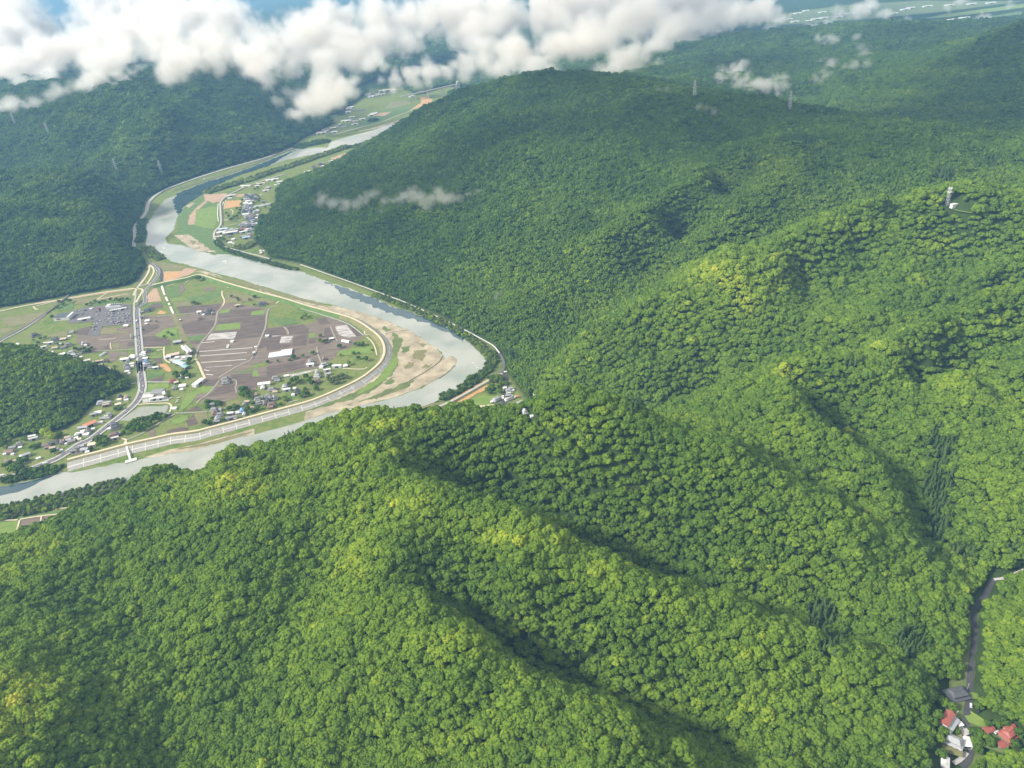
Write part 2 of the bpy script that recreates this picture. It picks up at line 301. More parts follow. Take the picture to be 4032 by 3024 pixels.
# ------------------------------------------------------------------ forest
LEAF = leaf_mat('broadleaf_foliage', [(0., (.032,.064,.014)), (.3, (.073,.127,.018)), (.6, (.136,.202,.022)), (.85, (.24,.288,.028)), (1., (.34,.335,.036))], .25)
NEEDLE = leaf_mat('conifer_foliage', [(0., (.036,.068,.022)), (.5, (.07,.115,.034)), (1., (.11,.155,.045))], .15)
THICK = leaf_mat('thicket_foliage', [(0., (.035,.065,.018)), (.45, (.07,.105,.03)), (.75, (.14,.15,.055)), (1., (.19,.17,.09))], .25)
BARK = mat('bark', (.09,.07,.05), .3, 2.)
def _ico(n):
    bm = bmesh.new(); bmesh.ops.create_icosphere(bm, subdivisions=n, radius=1)
    r = ([tuple(v.co) for v in bm.verts], [tuple(v.index for v in f.verts) for f in bm.faces]); bm.free(); return r
ICO = [_ico(1), _ico(2)]
def crown_mesh(name, seed, mat_, r=4.2, h=7., nclump=22, nleaf=26, leaf=.62, kind='round'):
    """crown of leaf clumps: many small leaf faces scattered over the clumps, plus a dark lumpy core"""
    q = np.random.default_rng(seed); V = []; Fc = []; att = []
    cl = []
    for k in range(nclump):
        if kind == 'cone':
            t = (k+.5)/nclump; z = h*(.12+.86*t); rr = r*(1-t)**.8*(.55+.3*q.random()); a = k*2.4+q.random(); cl.append((rr*math.cos(a), rr*math.sin(a), z, .42*r*(1.15-t)))
        else:
            t = (k+.5)/nclump; th = k*2.39996+q.random()*.6; el = math.asin(1-1.35*t)
            s = .68+.3*q.random(); cl.append((r*s*math.cos(el)*math.cos(th), r*s*math.cos(el)*math.sin(th), h*.52+h*.42*s*math.sin(el), r*(.27+.17*q.random())))
    for (cx, cy_, cz, cr_) in cl:
        cv = q.random(); i0 = len(V); tw = q.random(3)*6.28
        for c in ICO[0 if kind == 'cone' or nleaf < 12 else 1][0]:
            k_ = 1+.20*math.sin(3.1*c[0]*2+tw[0])*math.cos(2.7*c[1]*2+tw[1])+.16*math.sin(5.3*c[2]+tw[2])+q.normal()*.06
            V.append(np.array((cx, cy_, cz))+np.array(c)*cr_*k_*np.array((1, 1, .82))); att.append(cv-.5+q.normal()*.07)
        for f_ in ICO[0 if kind == 'cone' or nleaf < 12 else 1][1]: Fc.append(tuple(i0+k for k in f_))
        for _ in range(nleaf//3):
            d = q.normal(size=3); d /= np.linalg.norm(d); d[2] = abs(d[2])*.8+d[2]*.2
            p = np.array((cx, cy_, cz))+d*cr_*(.98+.22*q.random())*np.array((1,1,.82))
            nrm = d+q.normal(size=3)*.3+np.array((0,0,.15)); nrm /= np.linalg.norm(nrm)
            a = np.cross(nrm, (0.3,.2,1)); a /= np.linalg.norm(a)+1e-6; b = np.cross(nrm, a)
            s = leaf*(.5+.6*q.random())*(r/4.2); i0 = len(V)
            tw = q.random()*3.14; a, b = a*math.cos(tw)+b*math.sin(tw), b*math.cos(tw)-a*math.sin(tw)
            V += [p-a*s-b*s*.6, p+a*s-b*s*.6, p+a*s*.7+b*s*.7, p-a*s*.7+b*s*.7]; Fc.append((i0, i0+1, i0+2, i0+3)); att += [cv-.5+q.normal()*.12]*4
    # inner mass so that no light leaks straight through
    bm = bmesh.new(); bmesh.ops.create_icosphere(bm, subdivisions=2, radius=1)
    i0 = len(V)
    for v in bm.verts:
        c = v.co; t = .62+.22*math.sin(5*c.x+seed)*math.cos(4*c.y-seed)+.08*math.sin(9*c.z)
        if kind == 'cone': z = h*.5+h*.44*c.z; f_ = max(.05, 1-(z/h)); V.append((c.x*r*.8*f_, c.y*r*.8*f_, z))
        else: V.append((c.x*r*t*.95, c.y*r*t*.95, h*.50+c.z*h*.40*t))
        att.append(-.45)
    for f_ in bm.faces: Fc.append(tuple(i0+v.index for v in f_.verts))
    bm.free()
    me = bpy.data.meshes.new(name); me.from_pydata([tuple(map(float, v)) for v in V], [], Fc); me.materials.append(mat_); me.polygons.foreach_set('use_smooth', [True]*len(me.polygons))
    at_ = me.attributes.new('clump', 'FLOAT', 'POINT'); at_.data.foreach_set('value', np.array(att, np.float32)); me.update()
    return me
def trunk_mesh(name, h, r, limbs=3, seed=0):
    q = random.Random(seed); V = []; Fc = []
    def tube(p0, p1, r0, r1, n=6):
        d = (Vector(p1)-Vector(p0)).normalized(); a = d.orthogonal().normalized(); b = d.cross(a); i0 = len(V)
        for (p_, rr) in ((p0, r0), (p1, r1)):
            for k in range(n):
                t = 2*math.pi*k/n; V.append(tuple(Vector(p_)+a*rr*math.cos(t)+b*rr*math.sin(t)))
        for k in range(n): Fc.append((i0+k, i0+(k+1) % n, i0+n+(k+1) % n, i0+n+k))
    tube((0,0,-1.5), (0,0,h*.5), r*1.2, r*.8); tube((0,0,h*.5), (.2,.1,h), r*.8, r*.25)
    for k in range(limbs):
        a = k*6.28/limbs+q.random(); tube((0,0,h*(.4+.12*k)), (h*.22*math.cos(a), h*.22*math.sin(a), h*(.75+.08*k)), r*.5, r*.15, 5)
    me = bpy.data.meshes.new(name); me.from_pydata(V, [], Fc); me.materials.append(BARK); me.update()
    return me
TREE_H0 = 4.5        # crown base height
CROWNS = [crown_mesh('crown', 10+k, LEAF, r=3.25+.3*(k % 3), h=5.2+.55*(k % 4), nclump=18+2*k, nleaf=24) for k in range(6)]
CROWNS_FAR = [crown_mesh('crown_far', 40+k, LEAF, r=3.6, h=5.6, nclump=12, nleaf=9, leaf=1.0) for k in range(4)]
CONES = [crown_mesh('conifer_crown', 70+k, NEEDLE, r=2.3, h=13+1.5*k, nclump=26, nleaf=16, leaf=.75, kind='cone') for k in range(3)]
TUFTS = [crown_mesh('thicket_crown', 90+k, THICK, r=3.2, h=6.5, nclump=12, nleaf=16, leaf=.8) for k in range(3)]
TRUNK = trunk_mesh('trunk', 8.5, .28, 4, 1); TRUNK_C = trunk_mesh('trunk', 12, .22, 0, 2)

def scatter(region=None, zoom=1.):
    """jittered rows of planting points over the ground, wider apart far away"""
    pts = []
    y = 200.
    while y < 5600:
        D = math.hypot(y, CAMH-110)
        s = 4.35+.0014*max(0, D-600)+ (0.0009*max(0, D-1800)) + (.002*max(0, D-3200))
        xs = np.arange(-330-.78*y, 330+.78*y, s); n = len(xs)
        pts.append(np.stack([xs+rng.uniform(-.42, .42, n)*s, y+rng.uniform(-.42, .42, n)*s, np.full(n, s)], 1)); y += s*.93
    return np.concatenate(pts)
def visible(X, Y, Z, top=12., marg=120):
    u, v, d = proj(X, Y, Z+top*.5)
    m = (d > 5) & (u > -marg) & (u < 4032+marg) & (v > -marg) & (v < 3024+marg+60)
    idx = np.where(m)[0]; vis = np.zeros(len(idx), bool)
    for ox in (0., -45., 45.):
        x, y, z = X[idx], Y[idx], Z[idx]+top
        hid = np.zeros(len(idx), bool)
        for t in np.linspace(.04, .985, 110):
            px_, py_, pz_ = ox+(x-ox)*t, y*t, CAMH+(z-CAMH)*t
            hid |= ground_z(px_, py_)+5 > pz_+ (1-t)*0+0.0
        vis |= ~hid
    m[idx] = vis
    return m
CLEAR = []       # (kind, data) areas kept free of forest, filled in by roads and yards
def keep_clear(X, Y):
    ok = np.ones(X.shape, bool)
    for pl, w in CLEAR:
        P_ = np.array(pl)
        bb = (X > P_[:,0].min()-w-1) & (X < P_[:,0].max()+w+1) & (Y > P_[:,1].min()-w-1) & (Y < P_[:,1].max()+w+1)
        k = np.where(bb)[0]
        if len(k): ok[k[seg_dist(X[k], Y[k], pl, closed=False) < w]] = False
    return ok
def point_object(name, X, Y, Z, sc, rz, tint, pick, meshes_src, mat_list):
    """one 'stuff' object whose points carry instances of the given source objects"""
    me = bpy.data.meshes.new(name); n = len(X)
    me.vertices.add(n); me.vertices.foreach_set('co', np.stack([X, Y, Z], 1).astype(np.float32).ravel())
    for nm, arr, ty in (('tint', tint, 'FLOAT'), ('rz', rz, 'FLOAT'), ('pick', pick, 'INT')):
        a = me.attributes.new(nm, ty, 'POINT'); a.data.foreach_set('value', np.asarray(arr, np.int32 if ty == 'INT' else np.float32))
    a = me.attributes.new('sc', 'FLOAT_VECTOR', 'POINT'); a.data.foreach_set('vector', np.asarray(sc, np.float32).ravel())
    o = bpy.data.objects.new(name, me); COL.objects.link(o)
    ng = bpy.data.node_groups.new(name, 'GeometryNodeTree'); ng.interface.new_socket('Geometry', in_out='INPUT', socket_type='NodeSocketGeometry'); ng.interface.new_socket('Geometry', in_out='OUTPUT', socket_type='NodeSocketGeometry')
    L = ng.links.new
    gi = N(ng, 'NodeGroupInput'); go = N(ng, 'NodeGroupOutput'); ip = N(ng, 'GeometryNodeInstanceOnPoints'); jn = N(ng, 'GeometryNodeJoinGeometry')
    for so in meshes_src:
        oi = N(ng, 'GeometryNodeObjectInfo'); oi.transform_space = 'ORIGINAL'; oi.inputs['Object'].default_value = so; oi.inputs['As Instance'].default_value = True
        L(oi.outputs['Geometry'], jn.inputs[0])
    def attr(nm, ty):
        t = N(ng, 'GeometryNodeInputNamedAttribute', data_type=ty); t.inputs['Name'].default_value = nm; return t.outputs['Attribute']
    cx = N(ng, 'ShaderNodeCombineXYZ'); L(attr('rz', 'FLOAT'), cx.inputs['Z'])
    L(gi.outputs[0], ip.inputs['Points']); L(jn.outputs[0], ip.inputs['Instance']); ip.inputs['Pick Instance'].default_value = True
    L(attr('pick', 'INT'), ip.inputs['Instance Index']); L(attr('sc', 'FLOAT_VECTOR'), ip.inputs['Scale'])
    e2r = N(ng, 'FunctionNodeEulerToRotation'); L(cx.outputs[0], e2r.inputs[0]); L(e2r.outputs[0], ip.inputs['Rotation'])
    L(ip.outputs[0], go.inputs[0])
    md = o.modifiers.new('grow', 'NODES'); md.node_group = ng
    return o
def src_objs(meshes):
    out = []
    for me in meshes:
        o = bpy.data.objects.new(me.name, me); out.append(o)
    return out
# ------------------------------------------------------------------ valley floor: water, banks, fields, roads
from mathutils.geometry import delaunay_2d_cdt
def rough_poly(P, step=7., amp=1.4, seed=0):
    q = np.random.default_rng(seed); out = []
    n = len(P)
    for k in range(n):
        a = np.array(P[k]); b = np.array(P[(k+1) % n]); L_ = np.linalg.norm(b-a); m = max(1, int(L_/step))
        nr = np.array((-(b-a)[1], (b-a)[0]))/(L_+1e-6)
        for i_ in range(m):
            t = i_/m; out.append(tuple(a+(b-a)*t+(nr*q.normal()*amp if i_ else 0)))
    return out
def smooth_path(P, it=2):
    for _ in range(it):
        o = [P[0]]
        for a, b in zip(P[:-1], P[1:]):
            o += [(a[0]*.75+b[0]*.25, a[1]*.75+b[1]*.25), (a[0]*.25+b[0]*.75, a[1]*.25+b[1]*.75)]
        o.append(P[-1]); P = o
    return P
def sheet(name, P, z, mat_, rough=0., step=7., seed=0, label=None, kind='structure'):
    if rough: P = rough_poly(P, step, rough, seed)
    cv, _, cf, *_r = delaunay_2d_cdt([Vector(p_) for p_ in P], [], [list(range(len(P)))], 1, 1e-4)
    V = [Vector((v.x, v.y, 0)) for v in cv]; fx = []
    for t in cf:
        a, b, c = (V[k] for k in t[:3]); fx.append(tuple(t) if (b-a).cross(c-a).z > 0 else tuple(t[::-1]))
    o = mesh_obj(name, [(v.x, v.y, z) for v in V], fx, mat_)
    return tag(o, label, kind=kind)
def ribbon_geo(P, w, z, off=0.):
    """strip of width w along P (list of xy), z a number or list; off shifts it sideways (left +)"""
    A = np.array(P, float); d = np.gradient(A, axis=0); d /= np.linalg.norm(d, axis=1)[:, None]+1e-9
    nr = np.stack([-d[:, 1], d[:, 0]], 1); zz = np.full(len(A), z) if np.isscalar(z) else np.asarray(z)
    V = []; 
    for s in (off+w/2, off-w/2): V.append(np.c_[A+nr*s, zz])
    n = len(A); V = np.concatenate(V)
    return [tuple(v) for v in V], [(k, n+k, n+k+1, k+1) for k in range(n-1)]
def ribbon(name, P, w, z, mat_, off=0., parent=None, kind='structure', smooth=1):
    P = smooth_path(P, smooth) if smooth else P
    V, Fc = ribbon_geo(P, w, z, off); o = mesh_obj(name, V, Fc, mat_, parent)
    return o if parent else tag(o, kind=kind)
def water_mat():
    m, nt = nodes('river_water'); L = nt.links.new
    out = N(nt, 'ShaderNodeOutputMaterial'); b = N(nt, 'ShaderNodeBsdfPrincipled')
    b.inputs['Base Color'].default_value = (.035,.06,.05,1); b.inputs['Roughness'].default_value = .07; b.inputs['IOR'].default_value = 1.33; b.inputs['Specular IOR Level'].default_value = .5
    g = N(nt, 'ShaderNodeNewGeometry')
    n1 = N(nt, 'ShaderNodeTexNoise'); n1.inputs['Scale'].default_value = .012; n1.inputs['Detail'].default_value = 4; L(g.outputs['Position'], n1.inputs['Vector'])
    n2 = N(nt, 'ShaderNodeTexNoise'); n2.inputs['Scale'].default_value = .5; n2.inputs['Detail'].default_value = 3; L(g.outputs['Position'], n2.inputs['Vector'])
    r = N(nt, 'ShaderNodeMapRange'); r.inputs[1].default_value = .4; r.inputs[2].default_value = .65; r.inputs[3].default_value = .02; r.inputs[4].default_value = .30; L(n1.outputs['Fac'], r.inputs[0])
    bp = N(nt, 'ShaderNodeBump'); bp.inputs['Distance'].default_value = .35; L(r.outputs[0], bp.inputs['Strength']); L(n2.outputs['Fac'], bp.inputs['Height']); L(bp.outputs['Normal'], b.inputs['Normal'])
    # shallow silty reaches are paler and greener
    cr_ = N(nt, 'ShaderNodeValToRGB'); e = cr_.color_ramp.elements; e[0].position = .38; e[1].position = .62; e[0].color = (.17,.19,.16,1); e[1].color = (.25,.255,.22,1); L(n1.outputs['Fac'], cr_.inputs['Fac']); L(cr_.outputs['Color'], b.inputs['Base Color'])
    L(b.outputs[0], out.inputs['Surface']); return m
WATER = water_mat()
SAND = mat('river_sand', (.24,.20,.13), .25, .045, .95, (.50,.43,.30), 9)
MUD = mat('pinkish_bare_earth', (.34,.225,.15), .2, .05, .95, (.46,.32,.21), 6)
ORANGE = mat('orange_earth', (.42,.235,.095), .2, .08, .95, (.52,.32,.14), 5)
GRASSY = mat('rough_grass', (.075,.12,.028), .3, .05, .95, (.16,.19,.055), 6)
LIME = mat('bright_grass', (.12,.20,.03), .2, .08, .95, (.19,.26,.05), 6)
GREEN = mat('meadow_green', (.07,.135,.03), .2, .07, .95, (.125,.19,.045), 6)
OLIVE = mat('dry_grass', (.15,.15,.06), .2, .06, .95, (.22,.20,.085), 6)
SOIL = mat('ploughed_soil', (.07,.05,.04), .2, .3, .95, (.16,.12,.095), 6, stretch=(.06,.12))
SOIL2 = mat('dry_ploughed_soil', (.115,.085,.063), .2, .25, .95, (.225,.18,.135), 6, stretch=(.06,.12))
MULCH = mat('soil_under_plastic_film', (.16,.13,.11), .2, .16, .7, (.62,.60,.57), 6, stretch=(.05,.3))
CREAM = mat('pale_gravel', (.52,.44,.30), .1, .2, .95, (.62,.54,.38), 4)
CONC = mat('concrete', (.36,.35,.32), .12, .2, .9, (.46,.45,.41), 5)
GCONC = mat('grey_revetment', (.29,.28,.25), .15, .3, .9, (.40,.385,.345), 6)
WHITEC = mat('white_concrete', (.62,.60,.55), .08, .5, .9)
ASPH = mat('asphalt', (.115,.105,.105), .12, .15, .9, (.16,.148,.146), 6)
ASPHD = mat('dark_asphalt', (.05,.05,.052), .12, .15, .9, (.075,.074,.074), 6)
LINE = mat('road_paint', (.72,.71,.68), .06, 1., .7)
FARM = mat('farm_track', (.27,.24,.19), .15, .2, .95, (.36,.33,.26), 5)
BALLAST = mat('railway_ballast', (.13,.105,.09), .2, .4, .95, (.20,.17,.145), 5)
RAIL = mat('rail_steel', (.30,.28,.27), .1, 1., .4, metal=.6)
# --- river
RIV = path('l 690 360,600 400,500 425,430 455,330 480,250 500,100 545,75 590;K 1560 222,1280 240,850 415,620 500,300 600,0 715;G 1250 768,1110 824,1050 884,1010 955,965 1020,972 1060,982 1100,976 1130,1000 1160,1080 1200,1140 1238;L 870 128,950 158,1100 190,1300 250,1500 310,1700 370;Q 0 75,100 95,300 140,500 190,700 245,850 300,1000 360,1130 410,1230 480,1330 540,1440 610,1495 685,1540 730,1590 692,1630 708,1660 742,1640 790,1540 890,1450 945,1330 1010,1200 1070,1000 1140,900 1170,700 1215,500 1270,300 1310,150 1350,0 1400;P 2212 465,2100 490,1900 540,1700 600,1500 630,1400 655,1300 665,1190 690,1100 712;g 2000 990,1700 1060,1500 1110,1250 1155,1090 1140,1040 1135,800 1230,600 1280,300 1340,100 1400,-300 1460,-700 1500;A -400 590,-200 520,0 462,200 407,380 367,480 347,690 305;A 800 282,1050 235,1250 185,1400 150,1600 100,1750 40;C 720 1590,760 1565,840 1530,870 1505,940 1470,1000 1430,1050 1400,1080 1370,1096 1340,1076 1310,1040 1280,1000 1240,960 1190,860 1150,740 1100,660 1080,560 1035,470 1000,330 952,200 905,0 858;G 2050 1352,1900 1302,1760 1252,1700 1232,1600 1210,1500 1190,1440 1170,1350 1160,1280 1140,1190 1130,1120 1120,1112 1080,1170 1020,1180 960,1232 880,1250 850,1330 800,1390 772;K 400 640,520 590,640 535,830 475,1000 420,1200 355,1400 312,1640 262;l 170 576,260 580,330 566,400 546,470 520,520 480,580 432')
sheet('river', RIV, .06, WATER, rough=1.6, step=9., seed=3)
REFL = mat('dark_reflection', (.03,.06,.065), .2, .02, .06, (.055,.09,.09), 4, spec=.5)  # reflection of the dark slopes put into the water colour
POND = path('d 530 1140,870 905,1000 892,1290 885,1310 870,1392 868,1370 960,1300 1030,1150 1055,1080 1100,900 1135,740 1145')
PONDW = mat('pond_water', (.26,.27,.20), .05, .05, .12, (.31,.32,.24), 4, spec=.5)
sheet('pond', POND, .5, PONDW, rough=.5, step=6.)
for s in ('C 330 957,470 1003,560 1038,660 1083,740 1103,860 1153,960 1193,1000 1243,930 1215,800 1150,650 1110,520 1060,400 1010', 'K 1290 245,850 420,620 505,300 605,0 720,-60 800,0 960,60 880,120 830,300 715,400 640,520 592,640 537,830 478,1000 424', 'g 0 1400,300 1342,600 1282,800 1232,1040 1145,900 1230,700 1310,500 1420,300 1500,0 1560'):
    sheet('painted_reflection', path(s), .09, REFL, 2.5, 8., len(s))  # dark reflections painted as sheets over the river
# --- banks
def poly(name, s, z, m, rough=1.2, step=6., seed=1): return sheet(name, path(s), z, m, rough, step, seed)
poly('river_bar', 'Q 300 145,500 192,700 247,850 302,1000 362,1130 412,1230 482,1330 542,1440 612,1493 682,1537 728,1590 694,1628 712,1656 742,1636 788,1536 886,1446 941,1328 1006,1198 1066,1000 1137,900 1167,700 1212,500 1266,300 1306,150 1346,0 1396,0 1250,300 1170,600 1010,780 900,880 760,900 620,880 500,800 420,690 350,560 290,300 180', .12, SAND)
poly('river_bar', 'L 820 150,880 145,1000 180,1100 212,1300 268,1500 326,1700 386,1900 436,2212 502,2212 560,1900 480,1500 360,1200 250,900 175', .13, SAND, .8)
poly('river_bar', 'P 1240 672,1450 605,1700 555,2212 415,2212 467,2100 492,1900 542,1700 602,1500 632,1400 657', .12, SAND, .8)
poly('bank_grass', 'Q 960 440,1070 520,1010 680,1020 800,900 960,760 1060,560 1150,300 1230,0 1310,0 1270,300 1190,560 1080,760 970,900 800,950 640', .22, GRASSY, 2.)
poly('bank_grass', 'Q 990 690,1020 760,900 940,700 1060,560 1130,600 1070,800 930', .28, LIME, 1.2)
poly('bank_grass', 'Q 1190 640,1330 630,1290 750,1170 720', .24, OLIVE, 2.)
poly('bank_grass', 'Q 1060 990,1200 960,1120 1040,800 1150,560 1200,800 1110', .24, GRASSY, 1.6)
poly('bank_grass', 'L 900 165,1000 195,1300 290,1600 380,2000 470,1900 430,1500 322,1200 232', .2, OLIVE, .8)
poly('bank_grass', 'P 1500 600,1800 540,2100 460,2212 440,2100 485,1800 570', .2, OLIVE, .8)
poly('flood_meadow', 'K 0 980,90 870,140 835,280 745,430 760,425 850,440 1030,388 1120,410 1230,500 1300,700 1360,1000 1440,1150 1500,900 1440,560 1380,380 1390,200 1340,20 1260,0 1190', .14, GREEN, 2.)
poly('sandy_track', 'K 280 738,540 722,510 800,380 830,330 800,230 900,190 1060,110 1065,130 960,210 870,300 800', .2, MUD, 1.5)
poly('river_bar', 'K -40 1180,120 1170,280 1280,420 1370,200 1350,60 1260', .2, SAND, 1.8)
poly('river_bar', 'K 85 862,150 825,190 830,120 880', .21, SAND, 1.)
poly('flood_meadow', 'K 200 900,430 860,435 1000,390 1110,300 1100,180 1070', .22, LIME, 2.)
poly('bare_field', 'K 525 806,690 797,690 862,505 892', .3, ORANGE, .5)
poly('bare_field', 'i 520 432,690 400,680 455,530 470', .3, MUD, .8)
poly('flood_meadow', 'l 440 315,700 270,780 255,790 215,860 200,900 230,850 270,720 310,560 370,450 410,300 440,330 410', .2, GREEN, 3., 18)
poly('bare_field', 'l 790 200,850 198,888 224,840 264,740 292,700 306,770 262,800 235', .35, ORANGE, 2., 15)
poly('bare_field', 'l 430 345,480 322,570 312,520 345', .35, MUD, 2., 15)
poly('bare_field', 'l 560 240,700 225,720 250,600 280,520 290', .3, OLIVE, 2., 15)
poly('bare_field', 'l 95 672,260 615,395 572,400 580,280 632,120 688', .3, MUD, 1.)
poly('river_bar', 'l 300 470,440 445,580 405,690 362,600 385,450 430,320 462', .3, SAND, 1., 12)
poly('bare_field', 'p 760 220,1000 212,1050 175,1200 190,1100 260,1000 290,830 340,760 342', .2, MUD, 1.2)
poly('bare_field', 'p 780 240,960 225,1000 260,860 320,780 325', .25, ORANGE, 1.2)
poly('bank_grass', 'p 640 110,760 100,880 125,1060 160,1000 200,760 205', .2, OLIVE, 1.2)
poly('bare_field', 'p 600 480,680 410,750 590,580 600,560 540', .25, MUD, 1.)
poly('bank_grass', 'C 540 1000,700 1070,760 1110,900 1160,990 1190,1110 1260,1160 1330,1150 1380,1000 1440,870 1520,840 1525,1000 1425,1080 1365,1092 1340,1070 1305,1000 1240,960 1195,860 1155,740 1105,640 1060', .2, GRASSY, 1.2)
poly('bank_grass', 'O 200 1190,620 1050,680 1060,330 1220', .2, OLIVE, 1.)
poly('embankment_bed', 'O 360 1250,750 1075,830 1125,440 1300', 2.2, SOIL2, .4)
poly('embankment_bed', 'O 740 1050,1000 900,1300 740,1350 760,1330 830,1180 900,900 1060', .5, ORANGE, .8)
poly('rough_meadow', 'O 940 1080,1000 1020,1120 980,1260 1000,1240 1050,1180 1095,960 1105', .35, LIME, 1.)
poly('rough_meadow', 'O 480 1320,820 1180,1000 1150,1350 1130,1550 1180,1640 1290,1200 1420,700 1420', .22, GRASSY, 3.)
poly('rough_meadow', 'O 900 1300,1200 1230,1500 1230,1560 1300,1250 1350,950 1360', .3, LIME, 2.5)
DEBRIS = mat('driftwood', (.10,.09,.06), .3, .5, .95)
for s, wd in (('Q 1505 692,1470 760,1400 810,1300 880,1180 945,1080 1010', 2.2), ('Q 1000 1050,900 1100,820 1140', 1.8), ('Q 1130 412,1000 432,880 452', 1.4), ('Q 1640 800,1540 892,1460 945', 1.2)): ribbon('driftwood_line', path(s), wd, .34, DEBRIS)
for k, s in enumerate(('Q 1050 600,1150 590,1120 650,1050 660', 'Q 1230 560,1330 570,1300 600', 'Q 860 370,940 400,900 430,850 410', 'Q 1300 800,1400 780,1340 850', 'Q 700 1170,800 1130,780 1170', 'Q 1120 760,1200 760,1160 820,1080 850', 'Q 900 960,980 930,960 990,880 1010', 'Q 420 1240,540 1200,500 1240', 'K 300 1280,380 1300,360 1340', 'K 130 1230,200 1240,180 1290')): poly('bank_grass', s, .26+.01*k, OLIVE if k % 2 else GRASSY, 2.2, 4., k)
RAPID = mat('rapids_foam', (.34,.36,.34), .15, .35, .6, (.62,.63,.61), 6)
for k, s in enumerate(('O 1100 605,1140 590,1145 602,1110 608', 'O 990 634,1010 628,1008 640', 'O 1020 660,1040 655,1036 668', 'O 1035 684,1058 676,1052 688', 'G 985 1165,1050 1170,1100 1180,1060 1186', 'G 1080 1150,1110 1146,1100 1156', 'G 980 1140,1000 1130,1000 1146', 'K 480 1460,520 1450,530 1490')): poly('rapids', s, .13+.005*k, RAPID, 1.2, 3., k+5)
# --- the far plain beyond the hills
FARW = mat('far_river_water', (.62,.64,.62), .05, .01, .2)
for nm, s, m_, z in (('far_river', 'k 480 110,560 101,700 94,850 91,950 93,945 101,870 104,750 107,600 113,500 118', WATER, 2.2), ('far_river_shallow', 'k 500 112,560 103,700 96,850 93,945 95,940 100,870 102,750 105,600 111,510 116', FARW, 2.4), ('far_river_shallow', 'k 400 117,300 124,170 133,250 131,380 122', FARW, 2.4), ('far_field', 'k 980 52,1270 14,1270 28,1000 62,900 68', LIME, 2.), ('far_field', 'k 940 90,1270 40,1270 60,1100 72,960 88', GREEN, 1.8), ('far_field', 'k 300 110,480 96,760 82,950 72,960 80,760 92,480 105', GREEN, 1.9), ('far_town_ground', 'k 340 92,480 84,760 64,980 42,1270 4,900 2,600 20,340 60', GRASSY, 1.5), ('far_town_ground', 'k 1040 96,1060 82,1230 66,1245 78,1130 98', SOIL2, 2.6), ('far_field', 'k 0 178,120 170,370 140,380 148,150 180,20 185', OLIVE, 1.8), ('far_road', 'k 0 150,200 138,400 124,390 122,200 135,0 147', CONC, 2.2)):
    sheet(nm, path(s, 1.5), z, m_, 5., 60., 5)
